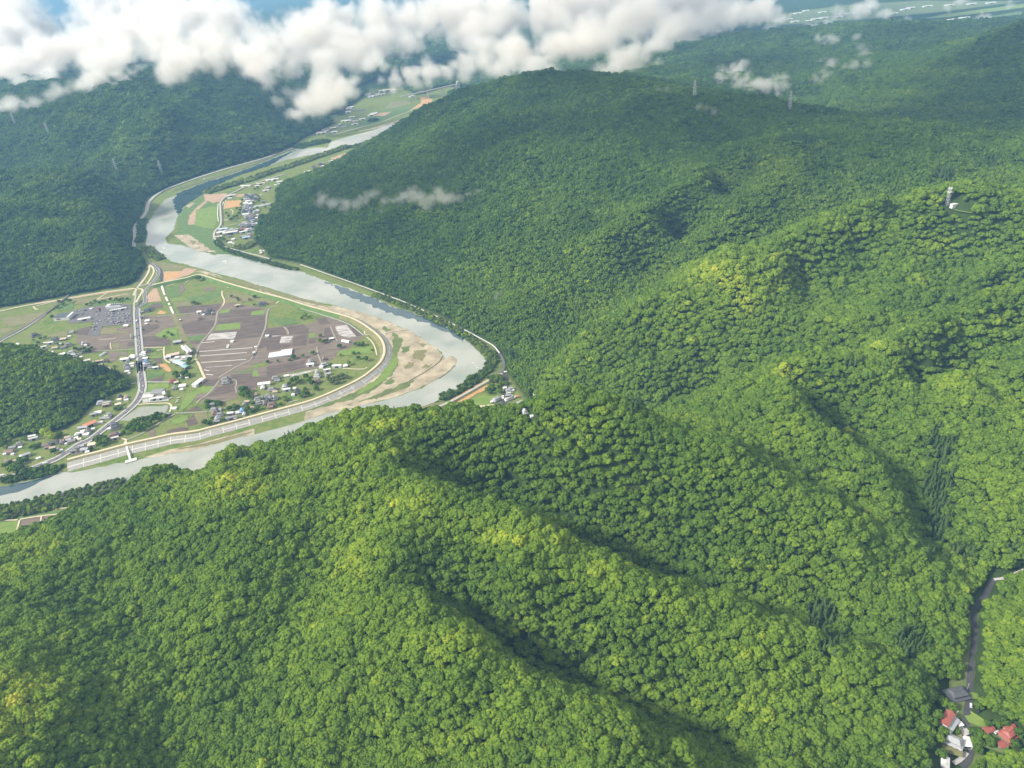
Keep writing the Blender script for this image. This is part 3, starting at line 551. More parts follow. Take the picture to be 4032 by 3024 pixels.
# --- fields
FIELDS = """soil b 340 660,600 640,540 775,395 780|soil b 605 640,1115 602,1050 718,960 690,840 690,780 740,548 770|soil2 b 395 832,690 792,690 895,500 928,425 900|soil b 425 962,700 902,1000 892,978 990,900 1108,472 1128|olive b 270 590,520 547,588 602,598 638,340 655|lime b 230 520,500 492,518 530,240 563|green b 512 492,1108 382,1128 448,880 556,600 598|lime b 1060 962,1450 932,1438 1040,990 1070|soil b 1082 722,1700 682,1878 702,1868 798,1062 868|soil b 1052 882,1878 812,1868 898,1450 928,1062 958|soil b 1462 922,1898 902,1848 1078,1442 1060|soil b 995 1078,1400 1052,1848 1082,1800 1178,1392 1228,1345 1218,1388 1100,945 1128|mulch b 922 1132,1386 1098,1338 1208,850 1240|lime b 1642 742,1888 702,1868 788,1622 808|lime b 1092 722,1278 692,1240 758,1062 780|green b 522 1182,858 1142,760 1238,562 1258|soil b 562 1252,758 1242,728 1300,562 1310|soil b 1862 1062,2208 1002,2208 1128,1842 1178|soil b 1822 1202,2158 1182,2118 1298,1770 1385|olive b 1200 400,1680 470,2050 570,2000 610,1720 560,1500 570,1480 600,1200 600,1170 520|green b 150 300,380 290,400 470,220 500|soil2 b 380 250,440 245,480 360,380 450,390 360|soil2 b 800 320,1000 310,1000 380,800 380
soil c 2 412,298 392,348 510,2 558|soil c 352 387,638 342,733 412,728 498,392 528|soil c 2 592,238 562,218 680,430 690,400 738,2 820|mulch c 252 562,463 547,398 658,227 673|soil c 482 557,718 512,688 718,442 718|soil c 292 332,488 297,538 338,312 378|soil c 852 242,1008 212,1106 318,942 348|mulch c 1192 382,1388 348,1556 558,1430 578,1262 528|soil c 1402 342,1498 352,1666 528,1570 552|soil c 1032 402,1108 402,1178 558,1052 588,992 482|soil c 742 602,858 582,848 668,722 688|lime c 742 502,848 492,838 568,732 578|soil2 c 712 742,868 732,868 858,692 858|soil2 c 892 742,1050 712,1238 652,1266 718,1090 788,892 866|soil2 c 892 872,1268 772,1278 848,952 918|soil c 2 1082,678 962,640 1058,698 1088,282 1188,62 1248,2 1248|mulch c 372 1222,878 1122,898 1140,422 1268|lime c 1272 802,1848 722,1868 848,1440 878,1202 898|green c 22 232,498 232,556 328,282 368|green c 560 20,900 130,1300 230,1480 330,1700 540,1560 440,1380 300,1000 170,620 70|soil2 c 470 760,700 740,690 860,500 880
soil e 132 512,418 502,330 618,132 618|lime e 2 702,132 622,338 622,232 742,32 758|soil e 392 642,698 592,718 718,212 798|soil2 e 62 842,718 722,738 828,532 888,402 928,152 898|soil e 602 432,978 392,1000 462,1200 462,1328 442,1338 528,902 698,872 592,720 600|soil2 e 1082 312,1478 262,1528 378,1112 448|soil2 e 1484 262,1918 182,1998 288,1542 388|lime e 1002 352,1068 342,1108 448,992 458|green e 602 382,1038 342,978 380,782 398|olive e 462 932,818 872,760 948,482 988|olive e 2 1102,198 1082,238 1248,2 1328
soil d 1042 422,1308 362,1278 448,1100 458|lime d 992 502,1388 482,1398 558,1130 638,972 688|soil d 1112 52,1268 42,1278 138,1182 143|green d 1042 2,1278 2,1268 28,1082 48|soil d 1642 978,1888 872,1978 958,1622 988|soil d 1692 1148,1828 1022,1908 1098,1898 1198,1732 1238|olive d 1832 1032,2058 1002,2098 1148,1910 1198|soil d 1362 1312,1618 1242,1748 1262,1698 1318,1372 1398|soil2 d 1042 1322,1158 1292,1148 1418,1062 1428|lime d 1560 950,1720 660,2190 545,1900 658,1760 858,1600 978|soil2 d 1882 682,2210 562,2210 688,2060 690,1802 818|bare d 1202 152,1348 142,1448 258,1398 298,1300 238|green d 980 310,1320 300,1310 350,1040 400,990 440|lime d 1450 1130,1720 1040,1740 1110,1600 1190,1460 1200
soil a 462 652,698 592,642 758,442 738|olive a 882 642,1168 622,1160 690,1368 692,1348 718,852 748|soil2 a 802 772,1198 752,1110 848,1020 888,762 898|soil2 a 1222 752,1368 742,1368 798,1300 848,1102 868|soil2 a 462 792,790 772,700 898,462 898|olive a 1062 902,1198 872,1188 988,1062 978|soil2 a 1204 872,1358 852,1318 988,1204 988|soil a 1352 872,1448 862,1448 948,1334 958|soil a 912 962,1028 902,1048 978,982 1008|soil2 a 992 1052,1186 1042,1186 1110,1130 1218,1022 1208|soil2 a 1202 1052,1328 1042,1338 1108,1202 1108|soil a 882 1182,1018 1152,1000 1228,902 1228|soil a 1582 592,1878 562,1898 618,1740 698,1572 758|soil a 1602 902,1720 832,2058 832,1998 928,1612 958|lime a 1802 758,2000 642,2205 602,2205 798,1902 798|lime a 1702 1132,1948 1102,1938 1148,1722 1158|soil a 1772 1162,1928 1142,1948 1228,1852 1248|soil a 1702 252,1828 192,1928 192,1958 278,1762 288|bare a 1842 382,1902 322,2028 352,1968 388|olive f 842 172,1178 92,1178 198,852 208|green a 640 240,780 170,1000 150,1380 110,1390 170,1000 210,800 230|olive a 380 130,800 90,1380 10,1390 80,1000 130,620 200,420 220
olive E 2 562,398 502,332 598,82 638|olive E 2 650,120 640,80 690,2 700|green E 480 470,560 420,640 420,640 480,500 500|lime f 780 100,930 10,960 30,860 90
soil2 o 182 382,358 352,348 410,172 468|soil2 o 372 352,578 332,520 358,422 408,364 412|lime o -200 430,158 388,140 488,0 520,-200 580|green o 2 378,300 330,560 290,700 270,640 300,360 340,180 372"""
FM = dict(soil=SOIL, soil2=SOIL2, olive=OLIVE, lime=LIME, green=GREEN, mulch=MULCH, bare=ORANGE)
for ss, m_ in (('L 600 560,700 545,1030 420,1440 470,1440 700,1800 640,1900 800,1480 930,1330 960,1150 1080,880 1100,850 900,780 760,700 680', SOIL2), ('a 460 650,880 620,1440 600,1440 950,1000 1010,700 1040,460 900', SOIL2), ('a 1560 400,2100 410,2212 640,1800 760,1570 800', SOIL2), ('a 1570 800,1800 760,2100 830,2100 930,1590 960', SOIL), ('e 130 510,450 500,700 500,720 380,1080 300,1900 180,2100 300,1520 400,1300 560,900 720,740 720,500 900,100 940,300 640', SOIL2), ('c 0 400,720 340,1100 200,1420 330,1680 560,1250 900,900 1100,0 1260', SOIL2)):
    sheet('tilled_plain', path(ss), .21+.01*len(ss)/300, m_, 1.5, 9., len(ss))
k_ = 0
for ln in FIELDS.replace('\n', '|').split('|'):
    t, s = ln.split(' ', 1); k_ += 1
    nm = {'soil': 'ploughed_field', 'soil2': 'ploughed_field', 'mulch': 'film_covered_field', 'bare': 'bare_field'}.get(t, 'grass_field')
    sheet(nm, path(s), .30+.012*(k_ % 24), FM[t], .35, 8., k_)
# white plastic film strips on the big brown field
for s in ('b 735 1440,1200 1405,1660 1375', 'b 765 1288,1000 1268', 'e 80 100,500 72,900 40', 'e 100 215,500 190,880 160', 'e 180 300,640 265', 'b 940 1135,1380 1100', 'c 100 550,240 540', 'b 2010 1175,2150 1160', 'e 150 340,240 360', 'e 180 420,310 432'):
    ribbon('plastic_film_strip', path(s), 2.0, .75, MULCH if 'e 180 300' in s else WHITEC, smooth=0)
poly('car_park', 'a 330 345,620 265,960 240,1400 215,1425 560,900 605,835 765,640 765,790 520,660 525,310 550', .8, ASPH, .3)
poly('yard', 'd 1340 10,1800 0,1800 60,1420 110', .7, CONC, .3)
poly('yard', 'd 930 650,1360 640,1400 790,940 830', .7, CONC, .3)
poly('yard', 'g 1350 700,1700 620,1700 690,1500 800,1240 860', .6, SOIL2, .5)
# --- levees with real height
def levee(P, h, wc, wl, wr, crest, left, right, ribs=0, wr2=None, name='levee', flip=False):
    """crest line P at height h; wl / wr widths of the slopes on the left / right of the walking direction"""
    if flip: P = P[::-1]
    P = smooth_path(P, 2); A = np.array(P); n = len(A); d = np.gradient(A, axis=0); d /= np.linalg.norm(d, axis=1)[:, None]+1e-9; nr = np.stack([-d[:, 1], d[:, 0]], 1)
    wrr = np.linspace(wr, wr2 if wr2 else wr, n)
    prof = [(wc/2+wl, 0.), (wc/2, h), (-wc/2, h), None]
    V = []; 
    V += [(*(A[k]+nr[k]*(wc/2+wl)), .05) for k in range(n)]
    V += [(*(A[k]+nr[k]*wc/2), h) for k in range(n)]
    V += [(*(A[k]-nr[k]*wc/2), h) for k in range(n)]
    V += [(*(A[k]-nr[k]*(wc/2+wrr[k]*.22)), h*.80) for k in range(n)]
    V += [(*(A[k]-nr[k]*(wc/2+wrr[k])), .10) for k in range(n)]
    Fc = []; mi = []
    for r_, m_ in ((0, 1), (1, 0), (2, 3), (3, 2)):
        for k in range(n-1): Fc.append((r_*n+k, (r_+1)*n+k, (r_+1)*n+k+1, r_*n+k+1)); mi.append(m_)
    def slope_pt(k, t, up=.16):
        a = np.array(V[3*n+k]); b = np.array(V[4*n+k]); p_ = a+(b-a)*t; return (p_[0], p_[1], p_[2]+up)
    if ribs:
        for (t0, t1) in ((.46, .56),):
            for k in range(n-1):
                if ribs == 2 and (k//3) % 3 == 2: continue
                i0 = len(V); V += [slope_pt(k, t0), slope_pt(k, t1), slope_pt(k+1, t1), slope_pt(k+1, t0)]; Fc.append((i0, i0+1, i0+2, i0+3)); mi.append(4)
        acc = 0.
        for k in range(1, n-1):
            acc += np.linalg.norm(A[k]-A[k-1])
            if acc > 17:
                acc = 0; tt = d[k]*.55
                i0 = len(V); V += [tuple(np.array(slope_pt(k, t, .2))+np.array((tt[0]*s, tt[1]*s, 0))) for t, s in ((.05, -1), (.95, -1), (.95, 1), (.05, 1))]; Fc.append((i0, i0+1, i0+2, i0+3)); mi.append(4)
    o = mesh_obj(name, V, Fc, mats=[crest, left, right, OLIVE, WHITEC], mi=mi)
    return tag(o, kind='structure')
H1 = 6.
levee(path('p 640 385,800 345,930 320,1060 296;b 690 85,790 98,1000 172,1300 262,1700 372,2000 452,2200 500;c 700 12,1000 92,1300 172', H1), H1, 4.2, 7, 9, CREAM, GREEN, OLIVE, flip=True)
levee(path('c 1300 172,1500 232,1650 312,1780 402,1900 492,1990 582,2040 690,2055 800,2030 900,1980 990,1900 1070,1780 1170,1640 1270,1450 1370,1250 1460,1060 1546;e 2000 870,1720 945,1400 1030,1100 1110,800 1190,500 1270,200 1345,0 1400', H1), H1, 4.2, 7, 17, CREAM, OLIVE, GCONC, ribs=2, wr2=9, flip=True)
levee(path('e 180 1350,0 1400;P 1500 456,1400 480,1250 512,1100 545,900 600,700 650,585 682', H1), H1-.05, 4.25, 7, 24, CREAM, OLIVE, GCONC, ribs=1, wr2=17, flip=True)
# river-side end of the levee, steps and outfall
ribbon('levee_ramp', path('P 1100 545,1110 600,1125 660,1140 690', 3.), 3.2, list(np.linspace(6.4,.7,8)), WHITEC, smooth=1)
def block(name, t, x, y, L_, W_, h, yaw, m, z=0.):
    X, Y = at(t, x, y, z+h); c, s = math.cos(R_(yaw)), math.sin(R_(yaw)); V = []
    for zz in (z-.2, z+h):
        for a, b in ((-1,-1), (1,-1), (1,1), (-1,1)): V.append((X+c*a*L_/2-s*b*W_/2, Y+s*a*L_/2+c*b*W_/2, zz))
    return mesh_obj(name, V, [(0,3,2,1), (4,5,6,7), (0,1,5,4), (1,2,6,5), (2,3,7,6), (3,0,4,7)], m)
tag(block('outfall_platform', 'P', 1140, 690, 16, 7, 1.4, 22, WHITEC), 'white concrete outfall platform at the foot of the levee ramp', 'platform')
levee(path('i 1464 25,1300 66,1000 166,700 266,480 376,330 455,225 560,232 650,236 800,250 900,240 1000,195 1055,130 1110,100 1200,140 1310,230 1380,400 1450,700 1530,1000 1600,1180 1650', 3.), 3., 4.5, 5, 4, CONC, OLIVE, GRASSY)
ribbon('retaining_wall_top', path('i 190 590,182 700,176 830,197 940', 2.), 2.2, 2.2, WHITEC)
levee(path('O 1320 745,1280 765,1100 860,900 975,740 1062,560 1130,330 1240', 3.), 3., 4., 4, 4, CONC, OLIVE, GRASSY)
for s, w in (('O 370 1250,560 1205,700 1140,800 1090', 2.4), ('O 440 1302,620 1220,800 1150,930 1095,1000 1115,1200 1100', 3.6), ('O 750 1075,830 1125', 3.5), ('O 930 1095,990 1045', 2.5)):
    ribbon('gravel_track', path(s, 2.4), w, 2.5, CREAM)
# --- roads
def road(P, w, z, m, lines=True, name='road', clear=None):
    P = smooth_path(P, 2); o = ribbon(name, P, w, z, m, smooth=0)
    if lines:
        for off in (w/2-.35, -w/2+.35): ribbon('edge_line', P, .55, z+.06, LINE, off, parent=o, smooth=0)
        V = []; Fc = []
        A = np.array(P); acc = 0
        for k in range(len(A)-1):
            acc += np.linalg.norm(A[k+1]-A[k])
            if acc > 9:
                v, f_ = ribbon_geo(A[k:k+2], .3, z+.06); i0 = len(V); V += v; Fc += [tuple(i0+q for q in t) for t in f_]; acc = 0
        if V: mesh_obj('centre_line', V, Fc, LINE, o)
    if clear: CLEAR.append((P, clear))
    return o
MAINR = path('p 440 690;a 1497 400,1505 500,1512 600,1522 750,1537 900,1547 1050,1562 1250,1580 1450;d 890 40,897 180,910 330,925 430,935 520,930 600,900 690,850 780,760 880,620 1000,480 1110,330 1220,180 1340,0 1480;g 1400 640,1200 780,1000 910,800 985,640 1050,500 1105', .9)
road(MAINR, 9.5, .9, ASPH, name='main_road')
ribbon('pavement', MAINR, 2.4, 1.05, CONC, 6.1)
ribbon('pavement', MAINR, 2.4, 1.05, CONC, -6.1)
road(path('g 500 1105,330 1160,200 1195,0 1240,-300 1310', 1.2), 7, 1.2, CONC, False)
road(path('p 440 690,470 662,530 622,552 570,530 510,550 450,600 400,650 345,690 290,716 232,700 182,650 142,600 116,570 104', .8), 7.5, .85, ASPH, True)
for s, w, m in (('p 400 520,420 470,470 395,520 335,575 250,600 190,590 150', 5., CREAM), ('p 430 610,480 520,520 460,500 440,440 435,330 440', 4.5, CREAM), ('p 560 390,620 300,660 220,640 170,590 130', 4, CREAM), ('p 410 700,405 640,420 560,430 480', 3.5, CONC), ('p 430 690,470 640,500 580', 6, ASPHD), ('p 735 345,752 300,752 250,730 200,690 160,650 130', 7, ASPHD), ('p 440 400,520 310,560 240', 3.5, ASPH), ('p 560 440,640 380,740 375,820 350', 5.5, CREAM), ('p 460 410,560 380,640 378', 4, CONC)):
    ribbon('slip_road', path(s), w, .72 if m is not ASPHD else .66, m)
road(path('E -300 560,0 497,200 452,500 402,800 347,1000 318,1160 298', 1.), 4.5, 1., CREAM, False, 'levee_track')
ribbon('gravel_track', path('E 840 405,900 360,940 340'), 3, .9, CREAM); ribbon('gravel_track', path('E 850 400,1000 370,1110 350'), 2.5, .9, CREAM)
ribbon('gravel_track', path('E 290 460,320 490,335 480'), 3, .9, CREAM); ribbon('gravel_track', path('E 320 455,420 430,470 415'), 3, .9, CREAM)
ribbon('bare_verge', path('E 300 435,500 408,800 355,1150 308'), 10, .5, MUD)
road(path('G 1990 470,1800 542,1500 622,1200 720,1080 770,1012 820,988 860,986 900,952 950,898 1010,908 1060,903 1100,892 1150', 2.), 10, 2., CONC, True, 'riverside_road', 11)
RW = path('K 1290 200,850 395,620 480,300 580,-60 690', 2.5)
def railway(P, z):
    o = ribbon('railway', P, 6., z, BALLAST)
    for s in (-.75, .75): ribbon('rail', smooth_path(P, 1), .22, z+.15, RAIL, s, parent=o, smooth=0)
railway(RW, 2.6); CLEAR.append((RW, 8))
railway(path('E -250 920,0 742,200 640,400 512,500 440,600 350', 2.), 2.); ribbon('service_road', path('E -250 950,0 765,200 665,405 525'), 4, 1.2, CONC)
ribbon('retaining_wall_top', path('C 215 878,300 908,450 960,600 1015,700 1052,800 1097,900 1142,1000 1192,1080 1236,1120 1258,1146 1292', 3.), 2.6, 3., WHITEC); CLEAR.append((path('C 215 878,300 908,450 960,600 1015,700 1052,800 1097,900 1142,1000 1192,1080 1236,1120 1258,1146 1292', 3.), 6))
road(path('C 1146 1292,1165 1330,1168 1360;h 760 60,680 110', 1.), 4.5, 1.2, ASPH, False, 'village_road', 8)
road(path('h 800 100,840 180,860 330,850 450,820 560,790 660,770 760,900 790,1050 840,1200 910,1330 990,1350 1100,1340 1200'), 6, .9, ASPHD, False, 'village_road', 9)
FT = [('b 1215 335,1310 275', 3, CREAM), ('b 1130 385,1122 450,1176 560,1140 640', 3, CREAM), ('b 1140 640,1080 720,1040 745,1020 950,970 1030,900 1125,760 1282,700 1400,662 1548', 3, FARM), ('b 2070 600,2170 520', 3, CREAM), ('b 2090 640,1960 670,1925 720,1900 850,1890 1000,1840 1122,1790 1240,1740 1370,1670 1548', 3, FARM), ('e 1040 60,960 170,880 212,700 292,540 392,400 482', 3, FARM), ('b 0 828,280 796,680 766', 2.4, FARM), ('d 1860 60,1920 160,1970 290,2025 405', 4, CREAM), ('a 700 1060,1000 1025,1470 1000', 2.6, FARM), ('a 1570 972,1950 968', 2.6, CREAM), ('a 1975 960,1970 1080,1990 1190,2080 1240', 3, CREAM), ('a 1850 1018,1960 1005', 2.4, CREAM), ('d 985 466,1400 466', 2.8, CONC), ('d 740 495,890 480', 2.4, CONC), ('e 20 930,70 860,200 782,330 642,420 522', 2.8, FARM), ('e 440 500,700 505,720 600,690 640,720 740', 2.4, FARM), ('d 1500 1012,2060 985', 3, FARM), ('d 1500 1022,1300 1132,1100 1262,900 1382,660 1472', 3, FARM), ('d 560 1445,660 1470,620 1540', 3.2, CREAM), ('d 830 862,1000 845,1200 838,1380 830,1440 868,1435 920,1410 990', 2.8, CREAM), ('c 1700 390,1710 550,1850 490', 2.6, CREAM), ('c 1750 570,1850 660,1900 780,1920 885', 2.4, CREAM), ('c 300 390,380 470,375 525', 2.6, FARM), ('c 600 70,1000 190,1400 320,1560 430,1690 540', 2.2, CONC), ('c 870 740,890 870,930 960,1000 1150,1040 1270', 2.6, FARM), ('c 1110 380,1180 560,1240 640', 2.4, FARM), ('c 1320 1115,1700 1132,1750 1095', 2.4, CREAM), ('e 1620 910,1780 870', 2.2, CONC), ('f 1180 650,1100 590,900 560,700 530', 3, CONC), ('f 1180 650,1500 680,1700 720,1940 760', 2.6, CREAM), ('f 1330 500,1600 480,1800 455', 2.6, FARM), ('a 840 830,1110 820,1130 790', 1.8, CREAM), ('a 1040 890,1040 960,1060 1000', 1.8, CREAM), ('a 1040 880,1250 845,1440 830', 2.2, FARM), ('i 300 700,330 540,350 530', 2, CREAM), ('i 420 705,490 750,460 805', 2.2, CREAM), ('i 290 560,250 700,240 850,270 1040', 4, CREAM), ('i 260 920,380 910', 5, CREAM), ('i 290 1040,500 990,560 990', 3, CREAM), ('i 850 1400,870 1300,760 1050,830 900,850 700,840 450', 3, ASPH), ('b 480 230,560 200,510 150', 2.4, CREAM), ('b 170 295,300 260', 2.4, CREAM), ('h 0 845,300 838,620 805', 4.5, CREAM), ('h 0 770,100 700', 3, CREAM), ('h 240 1000,560 950', 2, FARM), ('o -200 395,0 362,300 312,560 262,830 216', 3.5, CONC), ('o -200 395,0 386,160 382', 2.4, CREAM), ('o 180 376,360 346,560 326,640 300', 2.4, CREAM), ('o 150 486,176 384', 2.4, CREAM), ('o 360 410,371 350', 2, CREAM), ('o 500 285,540 276,712 274', 2.6, CREAM), ('l 60 500,130 470,200 430,280 380,370 300', 7, ASPH), ('l 130 490,220 465,330 435,480 400,600 350,740 298', 5, CREAM), ('l 150 480,260 450,380 420', 4, CONC)]
for s, w, m in FT: ribbon('farm_track' if m is FARM else 'path', path(s), w, .82, m)
ribbon('ditch_verge', path('b 275 790,330 900,400 1050,470 1200,520 1310'), 9, .45, OLIVE)
# valley road in the right-hand side valley, laid on the terrain
def draped(name, P, w, m, lift=.5, smooth=2, clear=None):
    P = smooth_path(P, smooth); A = np.array(P); z = ground_z(A[:, 0], A[:, 1])
    for _ in range(3): z[1:-1] = (z[:-2]+z[1:-1]*2+z[2:])/4
    if clear: CLEAR.append((P, clear))
    return ribbon(name, P, w, z+lift, m, smooth=0)
def hpath(s):
    """ground points of frame coordinates that lie on the sloping ground (marched along the view ray)"""
    out = []
    for seg in s.split(';'):
        t, rest = seg.strip().split(' ', 1)
        for c in rest.split(','):
            q = [float(v) for v in c.split()]; out.append(hit(t, *q))
    return out
def hit(t, x, y, up=0.):
    u, v = px(t, x, y); rx, ry, rz = (float(k) for k in ray(u, v))
    T = np.arange(150., 9000., 1.5); X, Y, Z = rx*T, ry*T, CAMH+rz*T
    b = np.where(ground_z(X, Y)+up >= Z)[0]
    return (float(X[b[0]]), float(Y[b[0]])) if len(b) else (float(X[-1]), float(Y[-1]))
draped('valley_road', hpath('j 720 1655,800 1590,860 1450,870 1300,850 1150,790 1010,800 850,835 650,850 480,855 330;R 640 960,660 800,685 600,665 420,700 370,770 290,800 210,830 170'), 5.2, ASPHD, .6, 2, 8)
draped('valley_track', hpath('R 830 170,900 165,1000 120,1071 90'), 3., CONC, .6, 1, 5)
# ------------------------------------------------------------------ buildings
WALLM = [mat('cream_plaster', (.46,.42,.35), .08, .8, .9), mat('pale_grey_siding', (.42,.42,.41), .08, .8, .9), mat('brown_timber_wall', (.22,.16,.11), .2, .8, .9), mat('white_siding', (.70,.69,.66), .05, .8, .85)]
RC = dict(g=((.235,.235,.235), 'grey'), s=((.36,.365,.37), 'silver'), k=((.085,.09,.10), 'dark grey'), b=((.20,.135,.105), 'brown'), w=((.70,.69,.66), 'white'), u=((.20,.33,.52), 'blue'), l=((.45,.60,.68), 'pale blue'), t=((.25,.42,.40), 'teal'), r=((.34,.10,.075), 'red'), o=((.55,.22,.13), 'orange'), n=((.46,.38,.28), 'tan'), p=((.62,.44,.36), 'pink'), c=((.68,.60,.42), 'cream'))
def roof_mat(c):
    m = mat('roof_'+RC[c][1].replace('-', '_').replace(' ', '_'), RC[c][0], .16, .9, .6 if c in 'gskbr' else .75, None, 6)
    return m
GLASS = mat('window_glass', (.04,.05,.06), .1, 1., .1, spec=.6)
PLASTIC = mat('greenhouse_film', (.66,.68,.68), .08, .7, .35)
def box(V, F, x0, x1, y0, y1, z0, z1, skip=()):
    i = len(V); V += [(x0,y0,z0),(x1,y0,z0),(x1,y1,z0),(x0,y1,z0),(x0,y0,z1),(x1,y0,z1),(x1,y1,z1),(x0,y1,z1)]
    F += [tuple(i+q for q in f) for k, f in enumerate(((0,3,2,1),(4,5,6,7),(0,1,5,4),(1,2,6,5),(2,3,7,6),(3,0,4,7))) if k not in skip]
def gable(V, F, L, W, z, h, ov=.5, hip=0., th=.25):
    """roof slab: ridge along x, hip = how far the ridge ends are drawn in"""
    a, b = L/2+ov, W/2+ov; r = a-hip; i = len(V)
    V += [(-a,-b,z),(a,-b,z),(a,b,z),(-a,b,z),(-r,0,z+h),(r,0,z+h),(-a,-b,z-th),(a,-b,z-th),(a,b,z-th),(-a,b,z-th)]
    F += [(i,i+1,i+5,i+4),(i+2,i+3,i+4,i+5),(i+1,i+2,i+5),(i+3,i,i+4),(i+6,i+7,i+1,i),(i+7,i+8,i+2,i+1),(i+8,i+9,i+3,i+2),(i+9,i+6,i,i+3),(i+6,i+9,i+8,i+7)]
def arch(V, F, L, W, z, h, n=8):
    i = len(V)
    for x in (-L/2, L/2):
        for k in range(n+1):
            t = math.pi*k/n; V.append((x, -W/2*math.cos(t), z+h*math.sin(t)))
    for k in range(n): F.append((i+k, i+n+1+k, i+n+2+k, i+k+1))
    F.append(tuple(i+k for k in range(n, -1, -1))); F.append(tuple(i+n+1+k for k in range(n+1)))
def parts_of(kind):
    """unit building of length 12 and width 8: list of (part name, verts, faces, role)"""
    P = []
    if kind == 'h':
        V, F = [], []; box(V, F, -6, 6, -4, 4, -1, 3.0); box(V, F, -4.2, 4.2, -2.6, 2.6, 3.0, 5.9, (0,)); P.append(('walls', V, F, 'wall'))
        V, F = [], []; gable(V, F, 8.4, 5.2, 5.9, 2.0, .75, 1.7); box(V, F, -2.7, 2.7, -.22, .22, 7.7, 8.15); P.append(('roof', V, F, 'roof'))
        V, F = [], []
        a, b, c, d = 6.8, 4.8, 4.22, 2.62; i = 0
        V += [(-a,-b,2.85),(a,-b,2.85),(a,b,2.85),(-a,b,2.85),(-c,-d,4.0),(c,-d,4.0),(c,d,4.0),(-c,d,4.0)]
        F += [(0,1,5,4),(1,2,6,5),(2,3,7,6),(3,0,4,7),(3,2,1,0)]; P.append(('lower_roof', V, F, 'roof'))
    elif kind == 'g':
        V, F = [], []; box(V, F, -6, 6, -4, 4, -1, 3.4); i = len(V); V += [(-6,-4,3.4),(-6,4,3.4),(-6,0,5.5),(6,-4,3.4),(6,4,3.4),(6,0,5.5)]; F += [(i,i+2,i+1),(i+3,i+4,i+5)]; P.append(('walls', V, F, 'wall'))
        V, F = [], []; gable(V, F, 12, 8, 3.45, 2.3, .6, .0); P.append(('roof', V, F, 'roof'))
    elif kind == 's':
        V, F = [], []; box(V, F, -6, 6, -4, 4, -1, 2.9); P.append(('walls', V, F, 'wall'))
        V, F = [], []; i = 0; a, b = 6.4, 4.4
        V += [(-a,-b,2.92),(a,-b,2.92),(a,b,3.6),(-a,b,3.6),(-a,-b,3.15),(a,-b,3.15),(a,b,3.85),(-a,b,3.85)]; F += [(0,3,2,1),(4,5,6,7),(0,1,5,4),(1,2,6,5),(2,3,7,6),(3,0,4,7)]; P.append(('roof', V, F, 'roof'))
    elif kind == 'w':
        V, F = [], []; box(V, F, -6, 6, -4, 4, -1, 4.3); i = len(V); V += [(-6,-4,4.3),(-6,4,4.3),(-6,0,5.6),(6,-4,4.3),(6,4,4.3),(6,0,5.6)]; F += [(i,i+2,i+1),(i+3,i+4,i+5)]; P.append(('walls', V, F, 'wall'))
        V, F = [], []; gable(V, F, 12, 8, 4.35, 1.4, .35, .0); P.append(('roof', V, F, 'roof'))
        V, F = [], []; box(V, F, -2.2, 2.2, -4.08, -3.99, 0, 3.2); P.append(('shutter_door', V, F, 'dark'))
    elif kind == 't':
        V, F = [], []; arch(V, F, 12, 8, 0, 3.4); P.append(('film_cover', V, F, 'roof'))
        V, F = [], []; box(V, F, -6.06, -6.0, -.9, .9, 0, 2.1); P.append(('door', V, F, 'dark'))
    elif kind == 'a':
        V, F = [], []; box(V, F, -6, 6, -4, 4, -1, 4.2); P.append(('walls', V, F, 'wall'))
        V, F = [], []; arch(V, F, 12.6, 8.6, 4.2, 2.2); P.append(('roof', V, F, 'roof'))
    return P
KIND = dict(h=('house', 'two-storey house', 'house'), g=('cottage', 'low gabled house', 'house'), s=('shed', 'flat-roofed shed', 'shed'), w=('warehouse', 'long building', 'warehouse'), t=('greenhouse', 'arched greenhouse', 'greenhouse'), a=('depot', 'barrel-roofed depot', 'depot'))
MCACHE = {}
def part_mesh(kind, roof, wi, far):
    key = (kind, roof, wi, far)
    if key in MCACHE: return MCACHE[key]
    out = []
    ms = dict(wall=WALLM[wi], roof=PLASTIC if kind == 't' else roof_mat(roof), dark=GLASS)
    ps = parts_of(kind)
    if far:
        V, F, mi = [], [], []
        for nm, v, f, role in ps:
            i = len(V); V += v; F += [tuple(i+q for q in t) for t in f]; mi += [('wall', 'roof', 'dark').index(role)]*len(f)
        me = bpy.data.meshes.new(KIND[kind][0]); me.from_pydata(V, [], F)
        for r_ in ('wall', 'roof', 'dark'): me.materials.append(ms[r_])
        me.polygons.foreach_set('material_index', mi); me.update(); out = [(KIND[kind][0], me)]
    else:
        for nm, v, f, role in ps:
            me = bpy.data.meshes.new(nm); me.from_pydata(v, [], f); me.materials.append(ms[role]); me.update(); out.append((nm, me))
    MCACHE[key] = out
    return out
